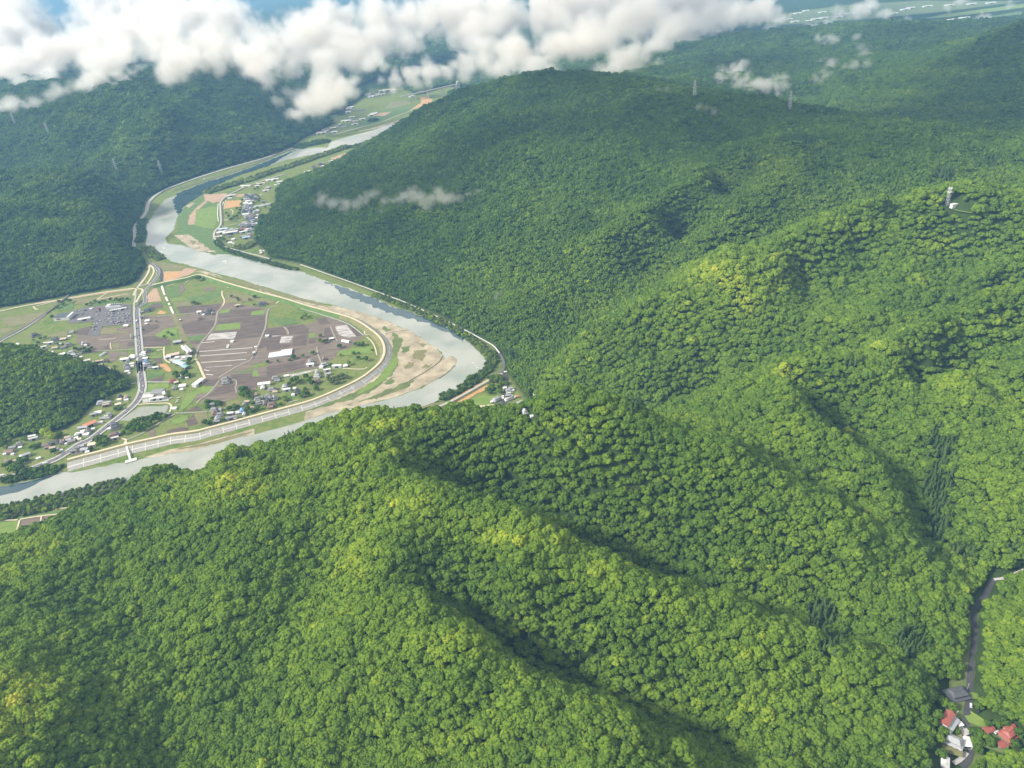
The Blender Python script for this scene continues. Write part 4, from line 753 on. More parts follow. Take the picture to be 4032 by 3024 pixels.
def place_name(t, x, y):
    if t == 'e': return 'the hamlet inside the levee' if x > 700 or y < 850 else 'the hamlet nearest the levee ramp'
    if t == 'c': return 'the farmyards by the levee bend'
    if t == 'b': return 'the farms amid the ploughed fields'
    if t == 'a': return 'the car park beside the main road' if x < 1460 and y < 700 else 'the upper main road'
    if t == 'f': return 'the village behind the wooded knoll' if x < 1150 else 'the lane end behind the wooded knoll'
    if t == 'g': return 'the slope left of the main road' if x < 720 else ('the yards between road and levee' if (x > 1240 and y > 630) or x > 1820 else 'the roadside village below the knoll')
    if t == 'h': return 'the hamlet under the central mountain'
    if t == 'i': return 'the packed upper river village' if y < 1060 and 650 < x < 1060 else ('the riverside end of the upper village' if y > 1000 else 'the strip above the upper village')
    if t == 'K': return 'the strip beyond the upper village'
    if t == 'l': return 'the far town before the viaduct'
    if t == 'k': return 'the far plain beyond the hills'
    if t == 'j': return 'the side valley lower right'
    if t == 'd':
        if x < 830 and y < 500: return 'the roadside cluster left of the main road'
        if x < 700: return 'the foot of the wooded knoll'
        if y < 260 and x > 1300: return 'the works yard by the ditch'
        if y < 300: return 'the cluster right of the main road'
        return 'the buildings above the pond'
BLD = """e 520 500 h g 14;e 530 560 h g 14;e 1200 590 w w 20 8;e 1170 650 g w 11;e 1400 480 h g 14;e 1425 525 g g 10;e 1330 680 h g 14;e 1390 720 g n 9;e 1560 640 h s 15;e 1590 690 w w 12 5;e 1725 660 s w 6;e 1760 720 h k 14;e 1700 770 s w 6 6;e 1050 770 g n 9;e 1080 850 h g 11;e 1150 890 g n 9;e 1100 920 h g 12;e 1260 800 h g 12;e 1310 840 h g 13;e 1380 830 h g 12;e 1260 885 h k 12;e 1330 940 h b 15;e 1310 985 g b 10;e 820 1055 h u 13;e 725 1085 s w 8 6;e 845 1110 g w 8;e 330 1035 h g 14;e 420 1025 g g 10;e 330 1110 h b 14;e 425 1120 h g 12;e 380 1205 h s 14;e 615 1105 w w 10 5;e 630 1180 w g 17 6;e 690 1180 s w 6;e 300 935 g g 10;e 900 890 g n 9;e 850 940 g g 9;e 975 1000 g n 10;e 1140 820 g g 9;e 1200 930 g g 9
c 760 1000 h s 12;c 765 1050 w w 13 6;c 1005 1045 h s 13;c 950 1085 s w 8 6;c 1225 1075 w w 16 5;c 1368 1065 s w 9 7;c 1000 940 g b 10;c 880 1195 h s 12;c 885 1245 h s 13;c 880 1335 h b 11;c 1080 1200 g s 9;c 1060 1145 w w 11 4;c 1130 592 s w 10 5;c 345 1240 s w 9 5;c 1380 628 t w 17 7 -28
b 905 725 h k 15;b 870 775 h k 12;b 965 770 g g 10;b 732 755 w w 9 7;b 800 790 s w 6;b 740 865 h b 11;b 1800 610 h k 16;b 1860 605 h k 12;b 1400 640 w n 11 6;b 1300 1255 s w 7 6;b 1912 1165 s w 8 6;b 355 1275 w s 15 9;b 395 885 s w 4;b 1230 1330 s w 5;b 1220 1362 s w 5;b 1710 1355 s w 5;b 1680 1450 s w 5;b 500 1430 w w 34 5 -52;b 560 1420 w s 34 5 -52
d 1475 20 w p 22 9;d 1390 60 w w 10 6;d 1540 62 s w 8;d 1660 58 s w 7;d 1765 42 s w 7;d 1590 165 w l 27 10 -38;d 1690 230 w t 12 9 -38;d 1590 385 g w 8;d 1715 405 s w 6;d 1465 470 h r 12;d 1530 490 s n 9;d 1635 550 s w 13 9;d 1500 590 g g 11;d 1620 612 s w 6;d 1915 500 w w 22 9 68;d 1220 670 a g 20 14;d 1040 740 s w 20 8;d 1150 785 w w 13 5;d 1262 770 w w 11 5;d 1320 690 w w 4 14;d 1490 945 s w 11 5;d 1385 1045 g g 8;d 640 95 w w 15 8;d 760 32 s w 9 8;d 680 160 h s 10;d 760 165 g w 9;d 655 220 h g 12;d 690 252 h g 11;d 765 205 s w 6;d 680 300 g w 9;d 710 332 s w 5;d 952 20 w w 11 4;d 990 70 s w 11 6;d 1005 130 h u 10;d 1040 190 h g 16;d 1085 232 g g 10;d 1180 238 w w 10 5;d 970 162 s w 5;d 550 738 g k 10;d 540 790 s c 8 5;d 650 750 g n 10;d 660 795 s w 8 4;d 220 850 h s 14;d 330 850 w s 13 5;d 315 892 w n 11 4;d 525 880 w c 9 6
a 590 475 w w 23 7;a 1310 588 s w 11 8;a 1680 500 s w 10 8;a 1660 552 s w 6;a 1665 330 h k 14;a 1590 350 g g 9;a 1740 300 h k 10;a 1600 442 w g 9 4;a 1412 780 h s 9;a 905 1080 t w 13 5 66;a 1705 1030 h k 11;a 1612 1060 s w 9 6;a 1610 1112 s w 8 6;a 1430 1138 s w 9 8;a 700 290 s w 7;a 375 690 g g 10;a 322 770 s w 7 4;a 1250 300 w w 16 4;a 1100 330 w w 14 3
f 960 255 h k 16;f 1100 245 s n 14 8;f 600 180 h k 15;f 880 318 w w 11 5;f 780 312 s w 5;f 770 392 w w 10 3;f 1190 345 h g 13;f 1100 392 g g 10;f 960 395 g n 12;f 1460 330 h s 12;f 1490 350 s w 6;f 1370 402 g b 10;f 1250 480 h s 14;f 1290 532 h s 16;f 1230 545 g s 9;f 1480 460 h k 14;f 1080 512 s w 13 8;f 890 488 w w 11 5;f 905 518 s w 7 4;f 765 465 w k 13 7;f 570 462 g g 12;f 320 350 s c 13 6;f 305 326 s w 5;f 220 362 g n 11;f 90 360 g n 10;f 360 422 s w 6;f 590 346 s w 4;f 1335 612 w o 20 5;f 1412 552 s w 6 4;f 1512 632 w w 13 5;f 1710 642 w n 20 5;f 1620 656 s w 6;f 1720 712 w n 16 4;f 920 562 w n 20 5;f 1250 132 g g 10;f 1210 196 s w 6;f 160 340 g b 9;f 1050 330 g s 9
g 1710 108 s w 12 8;g 1630 150 w s 9 5;g 1912 152 h s 9;g 1870 192 h s 12;g 1790 205 g s 9;g 1570 320 w o 19 9 40;g 1450 382 w s 15 6;g 1440 432 s w 7;g 1620 392 s w 6;g 1690 290 s w 9 3;g 1765 272 s w 5;g 1540 440 h g 11;g 1500 490 s w 10 6;g 1412 482 w w 10 3;g 1332 502 g w 9;g 1325 552 s w 7;g 1382 570 s c 6;g 1180 540 g n 10;g 1250 602 g g 12;g 1085 600 g b 10;g 1072 632 g g 9;g 1150 652 s w 4;g 930 640 w k 13 5;g 800 672 g b 11;g 832 712 g b 9;g 920 722 g n 10;g 985 742 g g 10;g 1070 762 s w 5;g 570 532 w w 11 4;g 590 572 w w 13 3;g 340 662 h g 10;g 220 712 g g 11;g 350 715 s w 6 4;g 160 782 g b 15;g 220 832 s w 5;g 80 832 s w 5;g 465 852 w s 11 6;g 390 862 s w 9 5;g 670 902 s w 7 4;g 1600 662 s c 13 8;g 1480 762 w s 11 7;g 1520 792 s w 7;g 1422 692 g s 9;g 1332 742 w g 10 4;g 1285 790 w g 10 4;g 1900 388 s w 6;g 2010 375 h k 14;g 2000 325 h k 12;g 1985 500 h b 16;g 2010 562 w w 11 3;g 2070 470 g g 9;g 100 1002 s w 5;g 1200 580 g s 9;g 1250 545 g g 8;g 140 950 g b 11;g 280 945 g n 8
h 820 455 s w 8 5;h 950 478 h s 12;h 990 505 s w 7;h 900 520 h s 11;h 905 580 w w 10 4;h 895 628 w s 13 5;h 980 625 s w 4;h 640 700 h s 20 11 40;h 545 757 s w 7 5;h 775 640 s w 5;h 780 682 s w 5;h 870 712 h w 10;h 940 692 h s 10;h 1055 640 s w 5;h 1095 640 g o 7;h 1150 775 w s 15 8 30;h 1470 610 s w 8 7;h 1140 912 s w 7 5;h 1262 1000 h s 10;h 760 852 s w 7;h 520 852 s w 6;h 1410 1102 s w 5;h 730 830 h k 11;h 830 105 s w 7 3
K 1410 490 w w 20 5;K 1460 515 s w 10 6;K 1500 480 w w 18 5;K 1600 430 w w 24 6;K 1680 375 w w 20 4;K 1585 462 s w 8;K 1480 440 h k 13;K 1560 410 h k 13;K 1530 402 g g 11;K 1570 395 g s 11
j 1130 1108 g r 9;j 1440 1190 h r 15;j 1350 1335 g r 10;j 1455 1085 g r 9"""
ib = """740 450 k;790 440 s;730 490 g;780 490 k;720 530 s;760 550 w;720 590 w;795 600 w;740 630 s;800 640 g;700 670 s;750 690 g;800 672 k;690 720 g;740 740 s;790 752 k;710 802 w;752 796 w;800 780 g;740 850 s;800 862 g;830 890 g;762 892 k;840 940 s;780 952 g;870 930 g;900 850 b;940 830 w;960 870 w;870 460 k;905 440 k;920 482 s;890 512 k;860 562 s;830 1000 g;880 1012 s;930 990 w;790 1042 k;680 1042 g;700 962 n;810 1102 s;650 1012 g;720 1002 g;935 742 w;910 762 s;770 520 g;820 700 s;690 760 k;850 830 g;810 910 k;860 970 s;740 1010 s"""
for q in ib.split(';'):
    x, y, c = q.split(); BLD += '\ni %s %s %s %s %d' % (x, y, 'h' if c in 'kgsb' else 'g', c, 13+int(x) % 4)
BLD += """
i 290 1088 w l 24 9;i 440 1090 s s 9 6;i 630 1098 w r 25 8;i 735 1092 s w 9 6;i 260 1150 w w 26 10;i 430 1172 w w 36 9;i 460 1132 w s 32 6;i 680 1142 w w 19 7;i 170 1240 s n 12 8;i 232 1226 s w 7;i 410 1226 g g 10;i 480 1282 s w 9;i 420 1348 s w 10 7;i 480 1362 s w 6;i 730 1256 w l 19 6;i 640 1232 g g 11;i 790 1202 h s 11;i 700 1226 g s 10;i 1000 1502 s w 6;i 1012 1542 s w 5 8;i 1062 1502 s w 5;i 875 658 t w 13 5 68;i 906 654 t w 13 5 68;i 937 650 t w 13 5 68;i 985 638 t w 13 5 68;i 1016 632 t w 13 5 68;i 1047 626 t w 13 5 68;i 1105 616 t w 13 5 68;i 1140 606 t w 13 5 68;i 1176 600 t w 13 5 68;i 1110 350 w w 18 5;i 940 264 w w 13 5;i 1180 152 w w 24 7;i 1285 132 w w 22 8;i 1370 182 w w 18 7;i 1382 217 w w 11 5;i 1292 242 s w 8 5;i 1130 302 g s 12;i 1155 280 g s 12;i 1010 216 w c 26 5;i 720 262 w w 30 5;i 430 450 w w 30 6;i 412 496 s w 11 5;i 1010 432 s w 5;i 1062 560 w g 15 5;i 1050 832 w g 15 5"""
lb = "385 180 w;400 190 s;440 190 w;480 182 w;420 165 s;410 200 w;460 176 w;240 290 w;262 276 s;236 316 w;286 300 g;265 356 w;250 280 w;206 386 w;232 384 w;242 374 g;286 410 w;292 386 s;345 370 w;412 340 w;430 330 w;442 326 w;150 426 g;172 412 s;96 456 r;122 440 w;72 460 s;112 386 w;26 360 w;10 480 w;42 476 w;724 196 w;500 180 w;60 450 g;200 430 s;130 470 w;330 300 g;20 470 r"
for q in lb.split(';'):
    x, y, c = q.split(); BLD += '\nl %s %s %s %s %d %d' % (x, y, 'w' if c in 'wr' else 'g', c, 20+int(x) % 9, 11)
BLD += '\nl 552 150 w c 60 26 -20;l 500 158 w w 34 16 -20'
kb = "20 165 40;60 160 50;80 172 40;118 166 36;135 155 80;160 157 40;185 158 40;205 155 60;232 158 50;255 152 50;282 149 60;305 147 40;328 143 60;352 141 50;372 139 30;372 76 50;420 71 40;395 68 40;440 80 50;520 70 70;545 66 60;490 78 40;600 62 50;640 50 60;380 82 40;700 44 40;840 36 60;860 30 50;800 50 40;1060 84 60;1085 90 70;1110 80 80;1130 92 50;1152 78 70;1178 84 60;1200 76 60;1240 70 40;970 78 60;1000 75 60;1030 70 50;1055 66 50;920 24 60;1000 20 60;1080 16 60;1150 12 60;450 50 50;540 46 50;480 40 40"
for q in kb.split(';'):
    x, y, s = q.split(); BLD += '\nk %s %s w w %s %d %d' % (x, y, s, 22, 3)
BLD += '\nk 1226 70 w r 44 24 3'
ORD = 'first second third fourth fifth sixth seventh eighth ninth tenth eleventh twelfth thirteenth fourteenth fifteenth sixteenth seventeenth eighteenth nineteenth twentieth twenty-first twenty-second twenty-third twenty-fourth twenty-fifth twenty-sixth twenty-seventh twenty-eighth twenty-ninth thirtieth'.split()
ORD += ['thirty-'+w for w in ORD[:9]]+['fortieth']+['forty-'+w for w in ORD[:9]]+['fiftieth']+['fifty-'+w for w in ORD[:9]]
REG = []     # (object, base phrase, place, category, u)
def register(o, phrase, place, cat, X, Y, Z, verb='in'):
    u, v, d = proj(X, Y, Z); REG.append((o, phrase, verb+' '+place, cat, float(u), float(v)))
def write_labels():
    from collections import defaultdict
    G = defaultdict(list)
    for r in REG: G[(r[1], r[2])].append(r)
    for (ph, pl), L_ in G.items():
        if len(L_) == 1: L_[0][0]['label'] = '%s %s' % (ph, pl)
        else:
            for k, r in enumerate(sorted(L_, key=lambda r: (r[4], r[5]))):
                r[0]['label'] = '%s, %s from left, %s' % (ph, ORD[k], pl); r[0]['group'] = '%ss %s' % (ph.split(' ', 0)[0], pl)
        for r in L_: r[0]['category'] = r[3]
def size_word(L): return 'small ' if L < 8 else ('large ' if L > 17 else '')
BPOS = []
def put_building(t, x, y, kind, roof, L, W, yaw, up=None):
    if t in 'jhd': X, Y = hit(t, x, y)
    else: X, Y = at(t, x, y, 2.2)
    Z = float(ground_z(X, Y)); far = t in 'likK'
    wi = 3 if (roof in 'wlc' and random.random() < .8) else random.choice((0, 0, 1, 2))
    ps = part_mesh(kind, roof, wi, far); BPOS.append((X, Y, max(L, W)))
    zs = {'s': .85 if L < 8 else 1., 't': 1., 'g': .9, 'w': 1.0, 'h': 1., 'a': 1.}[kind]
    if L > 30: zs *= 1.5
    if far:
        nm, me = ps[0]; r = bpy.data.objects.new(nm, me); COL.objects.link(r)
    else:
        r = empty(KIND[kind][0])
        for nm, me in ps:
            c = bpy.data.objects.new(nm, me); COL.objects.link(c); c.parent = r
    r.location = (X, Y, Z+.55); r.rotation_euler = (0, 0, R_(yaw)); fs = .72 if t == 'h' else (1. if t in 'likK' or kind in 'twa' else .86)
    r.scale = (L/12.*fs, W/8.*fs, zs*fs)
    if t == 'k': register(r, RC[roof][1]+' factory roof', place_name(t, x, y), 'factory', X, Y, Z, 'on'); return r
    register(r, size_word(L)+('white film-covered' if kind == 't' else RC[roof][1]+'-roofed')+' '+KIND[kind][1], place_name(t, x, y), KIND[kind][2], X, Y, Z)
    return r
def build_buildings():
    for ln in BLD.replace('\n', ';').split(';'):
        q = ln.split()
        if not q: continue
        t, x, y, kind, roof, L = q[0], float(q[1]), float(q[2]), q[3], q[4], float(q[5])
        W = float(q[6]) if len(q) > 6 else {'h': L*.68, 'g': L*.62, 's': L*.75}.get(kind, L*.5)
        yaw = float(q[7]) if len(q) > 7 else random.gauss(6 if t in 'ebca' else 12, 9)
        if len(q) <= 7 and kind in 'gh' and random.random() < .25: yaw += 90
        put_building(t, x, y, kind, roof, L, W, yaw)
build_buildings()
# --- buildings with a shape of their own
def special(name, t, x, y, yaw, pieces, label, cat, z=None, sloped=False):
    """pieces: (part name, material, verts, faces)"""
    X, Y = hit(t, x, y) if sloped else at(t, x, y, 2.)
    r = empty(name, (X, Y, float(ground_z(X, Y))+.6 if z is None else z), R_(yaw)); made = {}
    for p_ in pieces:
        nm, m, V, F = p_[:4]; par = made.get(p_[4]) if len(p_) > 4 else r
        o = mesh_obj(nm, V, F, m, par or r); made.setdefault(nm, o)
    tag(r, label, cat); BPOS.append((X, Y, 20))
    if sloped: r.scale = (.88, .88, .88)
    return r
def bx(*a):
    V, F = [], []; box(V, F, *a); return V, F
def gb(*a):
    V, F = [], []; gable(V, F, *a); return V, F
def mv(VF, dx=0, dy=0, dz=0):
    return [(x+dx, y+dy, z+dz) for x, y, z in VF[0]], VF[1]
def wins(nm, m, spots, ax, at_, w, h):
    out = []
    for (p_, z) in spots:
        VF = bx(p_-w/2, p_+w/2, min(at_), max(at_), z, z+h) if ax == 'x' else bx(min(at_), max(at_), p_-w/2, p_+w/2, z, z+h)
        out.append((nm, m, *VF, 'walls' if at_[0] > -7 or ax == 'y' else 'lean_to_walls'))
    return out
W3, W0 = WALLM[3], WALLM[0]
# store with the dark roof at the left of the car park
special('supermarket', 'a', 235, 440, -3, [('walls', W3, *bx(-17, 17, -11, 11, -1, 6)), ('roof', roof_mat('k'), *bx(-17.2, 12.6, -11.2, 11.2, 6.02, 6.5)), ('canopy', W3, *bx(12.9, 17.3, -11.4, 11.4, 4.2, 7.4)), ('sign_panel', GLASS, *bx(-10, -2, -11.3, -11.05, 2, 4.2))], 'big dark-roofed store with white fascia at the left end of the car park', 'store')
special('supermarket', 'a', 1120, 262, -2, [('walls', W3, *bx(-16, 16, -6, 6, -1, 6)), ('roof', roof_mat('k'), *bx(-9, 16.2, -5.2, 6.2, 6.02, 6.5)), ('fascia', W3, *bx(-16.2, 16.2, -6.6, -5.4, 3.2, 7.2)), ('fascia', W3, *bx(-16.2, -9.2, -5.38, 6.4, 3.2, 7.2))]+[('rooftop_unit', W3, *bx(-7+5*k, -5+5*k, 3.4, 5.2, 6.52, 7.8)) for k in range(5)], 'white-fronted store with black roof at the top of the car park', 'store')
special('banner', 'a', 862, 312, 10, [('pole', CONC, *bx(-.15, .15, -.15, .15, -1, 7)), ('sign_board', mat('red_sign', (.55,.05,.07), .05, 1.), *bx(-2.4, 2.4, -.3, -.16, 1.2, 6.8))], 'tall red sign board standing in the car park', 'sign')
# ribbed multi-span greenhouse on the plain
def multi_span(t, x, y, yaw, L, n, w, label):
    X, Y = at(t, x, y, 1.5); r = empty('multi_span_greenhouse', (X, Y, .5), R_(yaw))
    for k in range(n):
        V, F = [], []; arch(V, F, L if k < n-1 else L*.5, w, 1.6, 1.5); dx = 0 if k < n-1 else L*.25
        V = [(a+dx, b+(k-(n-1)/2)*w, c) for a, b, c in V]; mesh_obj('film_span', V, F, PLASTIC, r)
    V, F = bx(-L/2+.1, L/2-.1, -n*w/2, (n/2-1)*w, 0, 1.6); mesh_obj('side_wall', V, F, PLASTIC, r)
    tag(r, label, 'greenhouse'); BPOS.append((X, Y, 30))
multi_span('c', 245, 850, 7, 41, 5, 4.6, 'wide ribbed white greenhouse of five joined spans amid brown fields')
# canal slabs along the ditch at the top of the plain
for s, w in (('b 75 290,105 390', 4.5), ('b 105 395,130 450', 4), ('b 145 485,180 560', 4), ('b 195 590,212 625', 4), ('b 225 655,280 778', 4)):
    P_ = path(s, .8); (xa, ya), (xb, yb) = P_; Ld = math.hypot(xb-xa, yb-ya)
    VF = bx(-Ld/2, Ld/2, -w/2, w/2, -.6, .5); o = mesh_obj('channel_slab', *VF, WHITEC); o.location = ((xa+xb)/2, (ya+yb)/2, .95); o.rotation_euler = (0,0,math.atan2(yb-ya, xb-xa))
    register(o, 'long white concrete channel slab', 'the ditch at the top of the fields', 'channel slab', (xa+xb)/2, (ya+yb)/2, 1, 'beside')
# side valley, lower right
WIN = GLASS
special('farmhouse', 'j', 478, 975, 40, [('walls', W3, *bx(-8, 8, -3.4, 3.4, -3, 6)), ('roof', roof_mat('r'), *gb(16, 6.8, 6.0, 1.5, .5, 0)), ('lean_to_roof', roof_mat('s'), *(lambda: ([(-8.2,-3.45,3.7),(8.4,-3.45,3.7),(8.4,-8.2,2.5),(-8.2,-8.2,2.5),(-8.2,-3.45,3.5),(8.4,-3.45,3.5),(8.4,-8.2,2.3),(-8.2,-8.2,2.3)], [(0,3,2,1),(4,5,6,7),(3,7,6,2),(2,6,5,1),(0,4,7,3)]))()), ('lean_to_walls', W3, *bx(-8, 8, -7.8, -3.45, -3, 2.28)), ('annex_roof', W3, *bx(-12.5, -8.3, -7.6, -1.5, 1.9, 2.2)), ('annex_walls', W3, *bx(-12.2, -8.25, -7.3, -1.8, -3, 1.88))]+wins('window', WIN, [(-5, 4.2), (-1, 4.2), (3, 4.2), (6, 4.2)], 'x', (-3.5, -3.42), 1.3, 1.1)+wins('window', WIN, [(-5, .4), (0, .4), (5, .4)], 'x', (-7.88, -7.82), 1.8, 1.2), 'white farmhouse with rusty red upper roof and grey lean-to in the side valley', 'house', sloped=True)
def jhouse(t, x, y, yaw, roof, L, W, label, wall):
    pc = []
    for nm, V, F, role in parts_of('h'):
        V = [(a*L/12, b*W/8, c) for a, b, c in V]; pc.append((nm, dict(wall=wall, roof=roof_mat(roof), dark=WIN)[role], V, F))
    yy = -W/2
    pc += wins('window', WIN, [(-L*.3, .5), (0, .5), (L*.3, .5)], 'x', (yy-.07, yy-.01), 1.8, 1.5)+wins('window', WIN, [(-L*.18, 4.2), (L*.18, 4.2)], 'x', (-W*.325-.08, -W*.325-.01), 1.5, 1.1)
    special('farmhouse', t, x, y, yaw, pc, label, 'house', sloped=True)
jhouse('j', 650, 560, 8, 'k', 19, 12, 'dark grey tiled farmhouse beside the upper valley road, lower right', WALLM[2])
jhouse('j', 575, 1290, -38, 's', 15, 10, 'light grey tiled house with a two-tier roof beside an orange yard', W0)
special('garage', 'j', 785, 1295, -12, [('walls', W3, *bx(-3.8, 3.8, -4.8, 4.8, -2, 2.9)), ('roof', roof_mat('w'), *bx(-4.1, 4.1, -5.1, 5.1, 2.92, 3.2)), ('shutter_door', GLASS, *bx(-2.5, 2.5, -4.9, -4.82, 0, 2.3))], 'flat white-roofed garage on the bend of the valley road', 'garage', sloped=True)
special('hut', 'j', 690, 1020, 10, [('walls', W3, *bx(-2.2, 2.2, -2, 2, -2, 2.6)), ('roof', roof_mat('w'), *bx(-2.5, 2.5, -2.3, 2.3, 2.62, 2.85)), ('door', GLASS, *bx(-.5, .5, -2.06, -2.02, 0, 2))], 'small white hut at the valley road junction', 'hut', sloped=True)
special('shed', 'j', 465, 1600, 60, [('walls', W3, *bx(-5, 5, -3, 3, -2, 2.8)), ('roof', roof_mat('w'), *gb(10, 6, 2.85, 1.4, .4, 0))], 'white gabled shed among trees at the lower right edge', 'shed', sloped=True)
draped('roadside_meadow', hpath('j 720 1655,800 1590,860 1450,870 1300,850 1150,790 1010,800 850,835 650,850 480,855 330;R 640 960,660 800,685 600,665 420'), 30, GRASSY, .3, 2)
draped('house_garden', [hit('j', 1120, 1120), hit('j', 1280, 1180), hit('j', 1480, 1230)], 30, GRASSY, .28, 1); draped('house_garden', [hit('j', 430, 900), hit('j', 470, 1130), hit('j', 470, 1420)], 24, OLIVE, .26, 1)
draped('yard', [hit('j', 590, 1180), hit('j', 690, 1190), hit('j', 715, 1330)], 9, ORANGE, .7, 1)
draped('yard', [hit('j', 690, 1120), hit('j', 800, 1060)], 9, CONC, .75, 1)
draped('farm_track', [hit('j', 600, 1600), hit('j', 720, 1530), hit('j', 800, 1440)], 3.5, CONC, .7, 1)
draped('grass_verge', [hit('j', 900, 850), hit('j', 960, 950), hit('j', 1010, 880)], 14, LIME, .5, 1); draped('grass_verge', [hit('j', 920, 520), hit('j', 960, 620)], 9, LIME, .5, 1)
CLEAR += [([hit('j', a, b) for a, b in s], w) for s, w in ((((590, 1180), (720, 1330)), 12), (((440, 1000), (560, 920)), 14), (((570, 570), (740, 540)), 14), (((900, 850), (1010, 900)), 12), (((920, 520), (960, 620)), 8), (((1100, 1110), (1180, 1110)), 7), (((1340, 1180), (1540, 1200)), 11), (((1300, 1290), (1420, 1390)), 6), (((430, 1560), (490, 1640)), 7), (((540, 1290), (700, 1320)), 10), (((600, 1600), (800, 1440)), 5))]
# --- vehicles
def car_mesh(col, kind='car'):
    V, F, mi = [], [], []
    def add(m, *a):
        n = len(F); box(V, F, *a); mi.extend([m]*(len(F)-n))
    if kind == 'car':
        add(0, -2.1, 2.1, -.85, .85, .32, .88); add(1, -1.25, 1.0, -.74, .74, .88, 1.32); add(0, -1.05, .75, -.70, .70, 1.32, 1.46)
    else:
        add(0, -3.6, 2.2, -1.05, 1.05, .6, 3.0); add(0, 2.3, 4.0, -1.0, 1.0, .5, 2.2); add(1, 3.2, 4.02, -.9, .9, 1.3, 1.9)
    L_ = 1.35 if kind == 'car' else 2.6
    for sx in (-L_, L_):
        for sy in (-.86, .62):
            i = len(V); n = 10
            for yy in (sy, sy+.24):
                for k in range(n): V.append((sx+.34*math.cos(2*math.pi*k/n), yy, .34+.34*math.sin(2*math.pi*k/n)))
            for k in range(n): F.append((i+k, i+(k+1) % n, i+n+(k+1) % n, i+n+k)); mi.append(2)
            F.append(tuple(i+k for k in range(n))); F.append(tuple(i+n+k for k in range(n-1, -1, -1))); mi += [2, 2]
    me = bpy.data.meshes.new(kind); me.from_pydata(V, [], F)
    for m in (mat('car_paint_'+col[0], col[1], .03, 1., .35, spec=.5), GLASS, ASPHD): me.materials.append(m)
    me.polygons.foreach_set('material_index', mi); me.update(); return me
CARC = [('white', (.75,.75,.74)), ('white', (.75,.75,.74)), ('white', (.75,.75,.74)), ('silver', (.42,.43,.44)), ('silver', (.42,.43,.44)), ('black', (.03,.03,.035)), ('blue', (.08,.13,.25)), ('red', (.38,.05,.05)), ('grey', (.2,.2,.21))]
CARM = {}
def car(t, x, y, col, yaw, place, kind='car', z=1., sloped=False, verb='on'):
    if (col[0], kind) not in CARM: CARM[(col[0], kind)] = car_mesh(col, kind)
    X, Y = hit(t, x, y) if sloped else at(t, x, y, z+.5)
    o = bpy.data.objects.new('parked_car' if verb == 'in' else kind, CARM[(col[0], kind)]); COL.objects.link(o)
    o.location = (X, Y, float(ground_z(X, Y))+.7 if sloped else z); o.rotation_euler = (0,0,R_(yaw))
    register(o, col[0]+' '+('car' if kind == 'car' else 'box truck'), place, 'car' if kind == 'car' else 'truck', X, Y, z, verb)
for t, x, y, c, yaw, k in (('a', 1512, 842, 0, 100, 'car'), ('a', 1546, 858, 0, -80, 'car'), ('a', 1517, 936, 0, 100, 'car'), ('a', 1551, 962, 0, -80, 'car'), ('a', 1552, 1020, 0, -80, 'car'), ('a', 1526, 1040, 3, 100, 'car'), ('a', 1497, 510, 0, 98, 'truck'), ('a', 1502, 632, 5, 98, 'car'), ('a', 1549, 1392, 0, 100, 'car'), ('a', 1530, 1156, 0, 100, 'car'), ('a', 1566, 1525, 0, 100, 'car'), ('a', 1532, 750, 8, -80, 'car'), ('d', 905, 416, 0, 100, 'car'), ('d', 947, 528, 0, -80, 'car'), ('d', 898, 622, 0, 110, 'car'), ('d', 930, 640, 0, -75, 'car'), ('d', 640, 985, 3, 50, 'car'), ('d', 330, 1240, 5, 45, 'car'), ('g', 795, 1000, 0, 25, 'truck'), ('g', 50, 1210, 0, 15, 'truck')):
    car(t, x, y, CARC[c], yaw, 'the main road', k, 1.25 if t == 'g' and x < 100 else 1.02)
car('K', 290, 572, CARC[0], 20, 'the far riverside road', 'truck', 2.3)
for t, x, y, c, yaw, pl in (('j', 985, 815, 5, 20, 'the side valley verge'), ('j', 866, 712, 0, 60, 'the side valley verge'), ('j', 655, 1068, 0, 30, 'the side valley yard'), ('j', 1260, 1128, 0, 20, 'the red-roofed farm')): car(t, x, y, CARC[c], yaw, pl, 'car', 1, True, 'beside')
LOT = []
for (x0, x1, y0, dy, n) in ((950, 1390, 372, 0, 10), (960, 1400, 412, 0, 11), (940, 1400, 470, -12, 12), (960, 1390, 520, -6, 11), (900, 1330, 552, -12, 10), (760, 880, 330, 0, 3), (770, 880, 400, 0, 3), (440, 640, 330, -8, 5), (430, 640, 390, -8, 5), (700, 850, 560, -8, 4), (680, 850, 610, -8, 5), (660, 820, 660, -8, 4), (790, 880, 500, 0, 3)):
    for k in range(n):
        if random.random() < .82: LOT.append((x0+(x1-x0)*(k+random.uniform(.2, .8))/n, y0+dy*k/n*2+random.uniform(-4, 4)))
for x, y in LOT: car('a', x, y, random.choice(CARC), random.choice((95, 98, 275)), 'the car park', 'car', .86, verb='in')
for x, y in ((1440, 735), (1560, 735), (1545, 780), (1525, 815), (1420, 742)): car('d', x, y, CARC[0], 15, 'the yard above the pond', 'car', .9, verb='in')
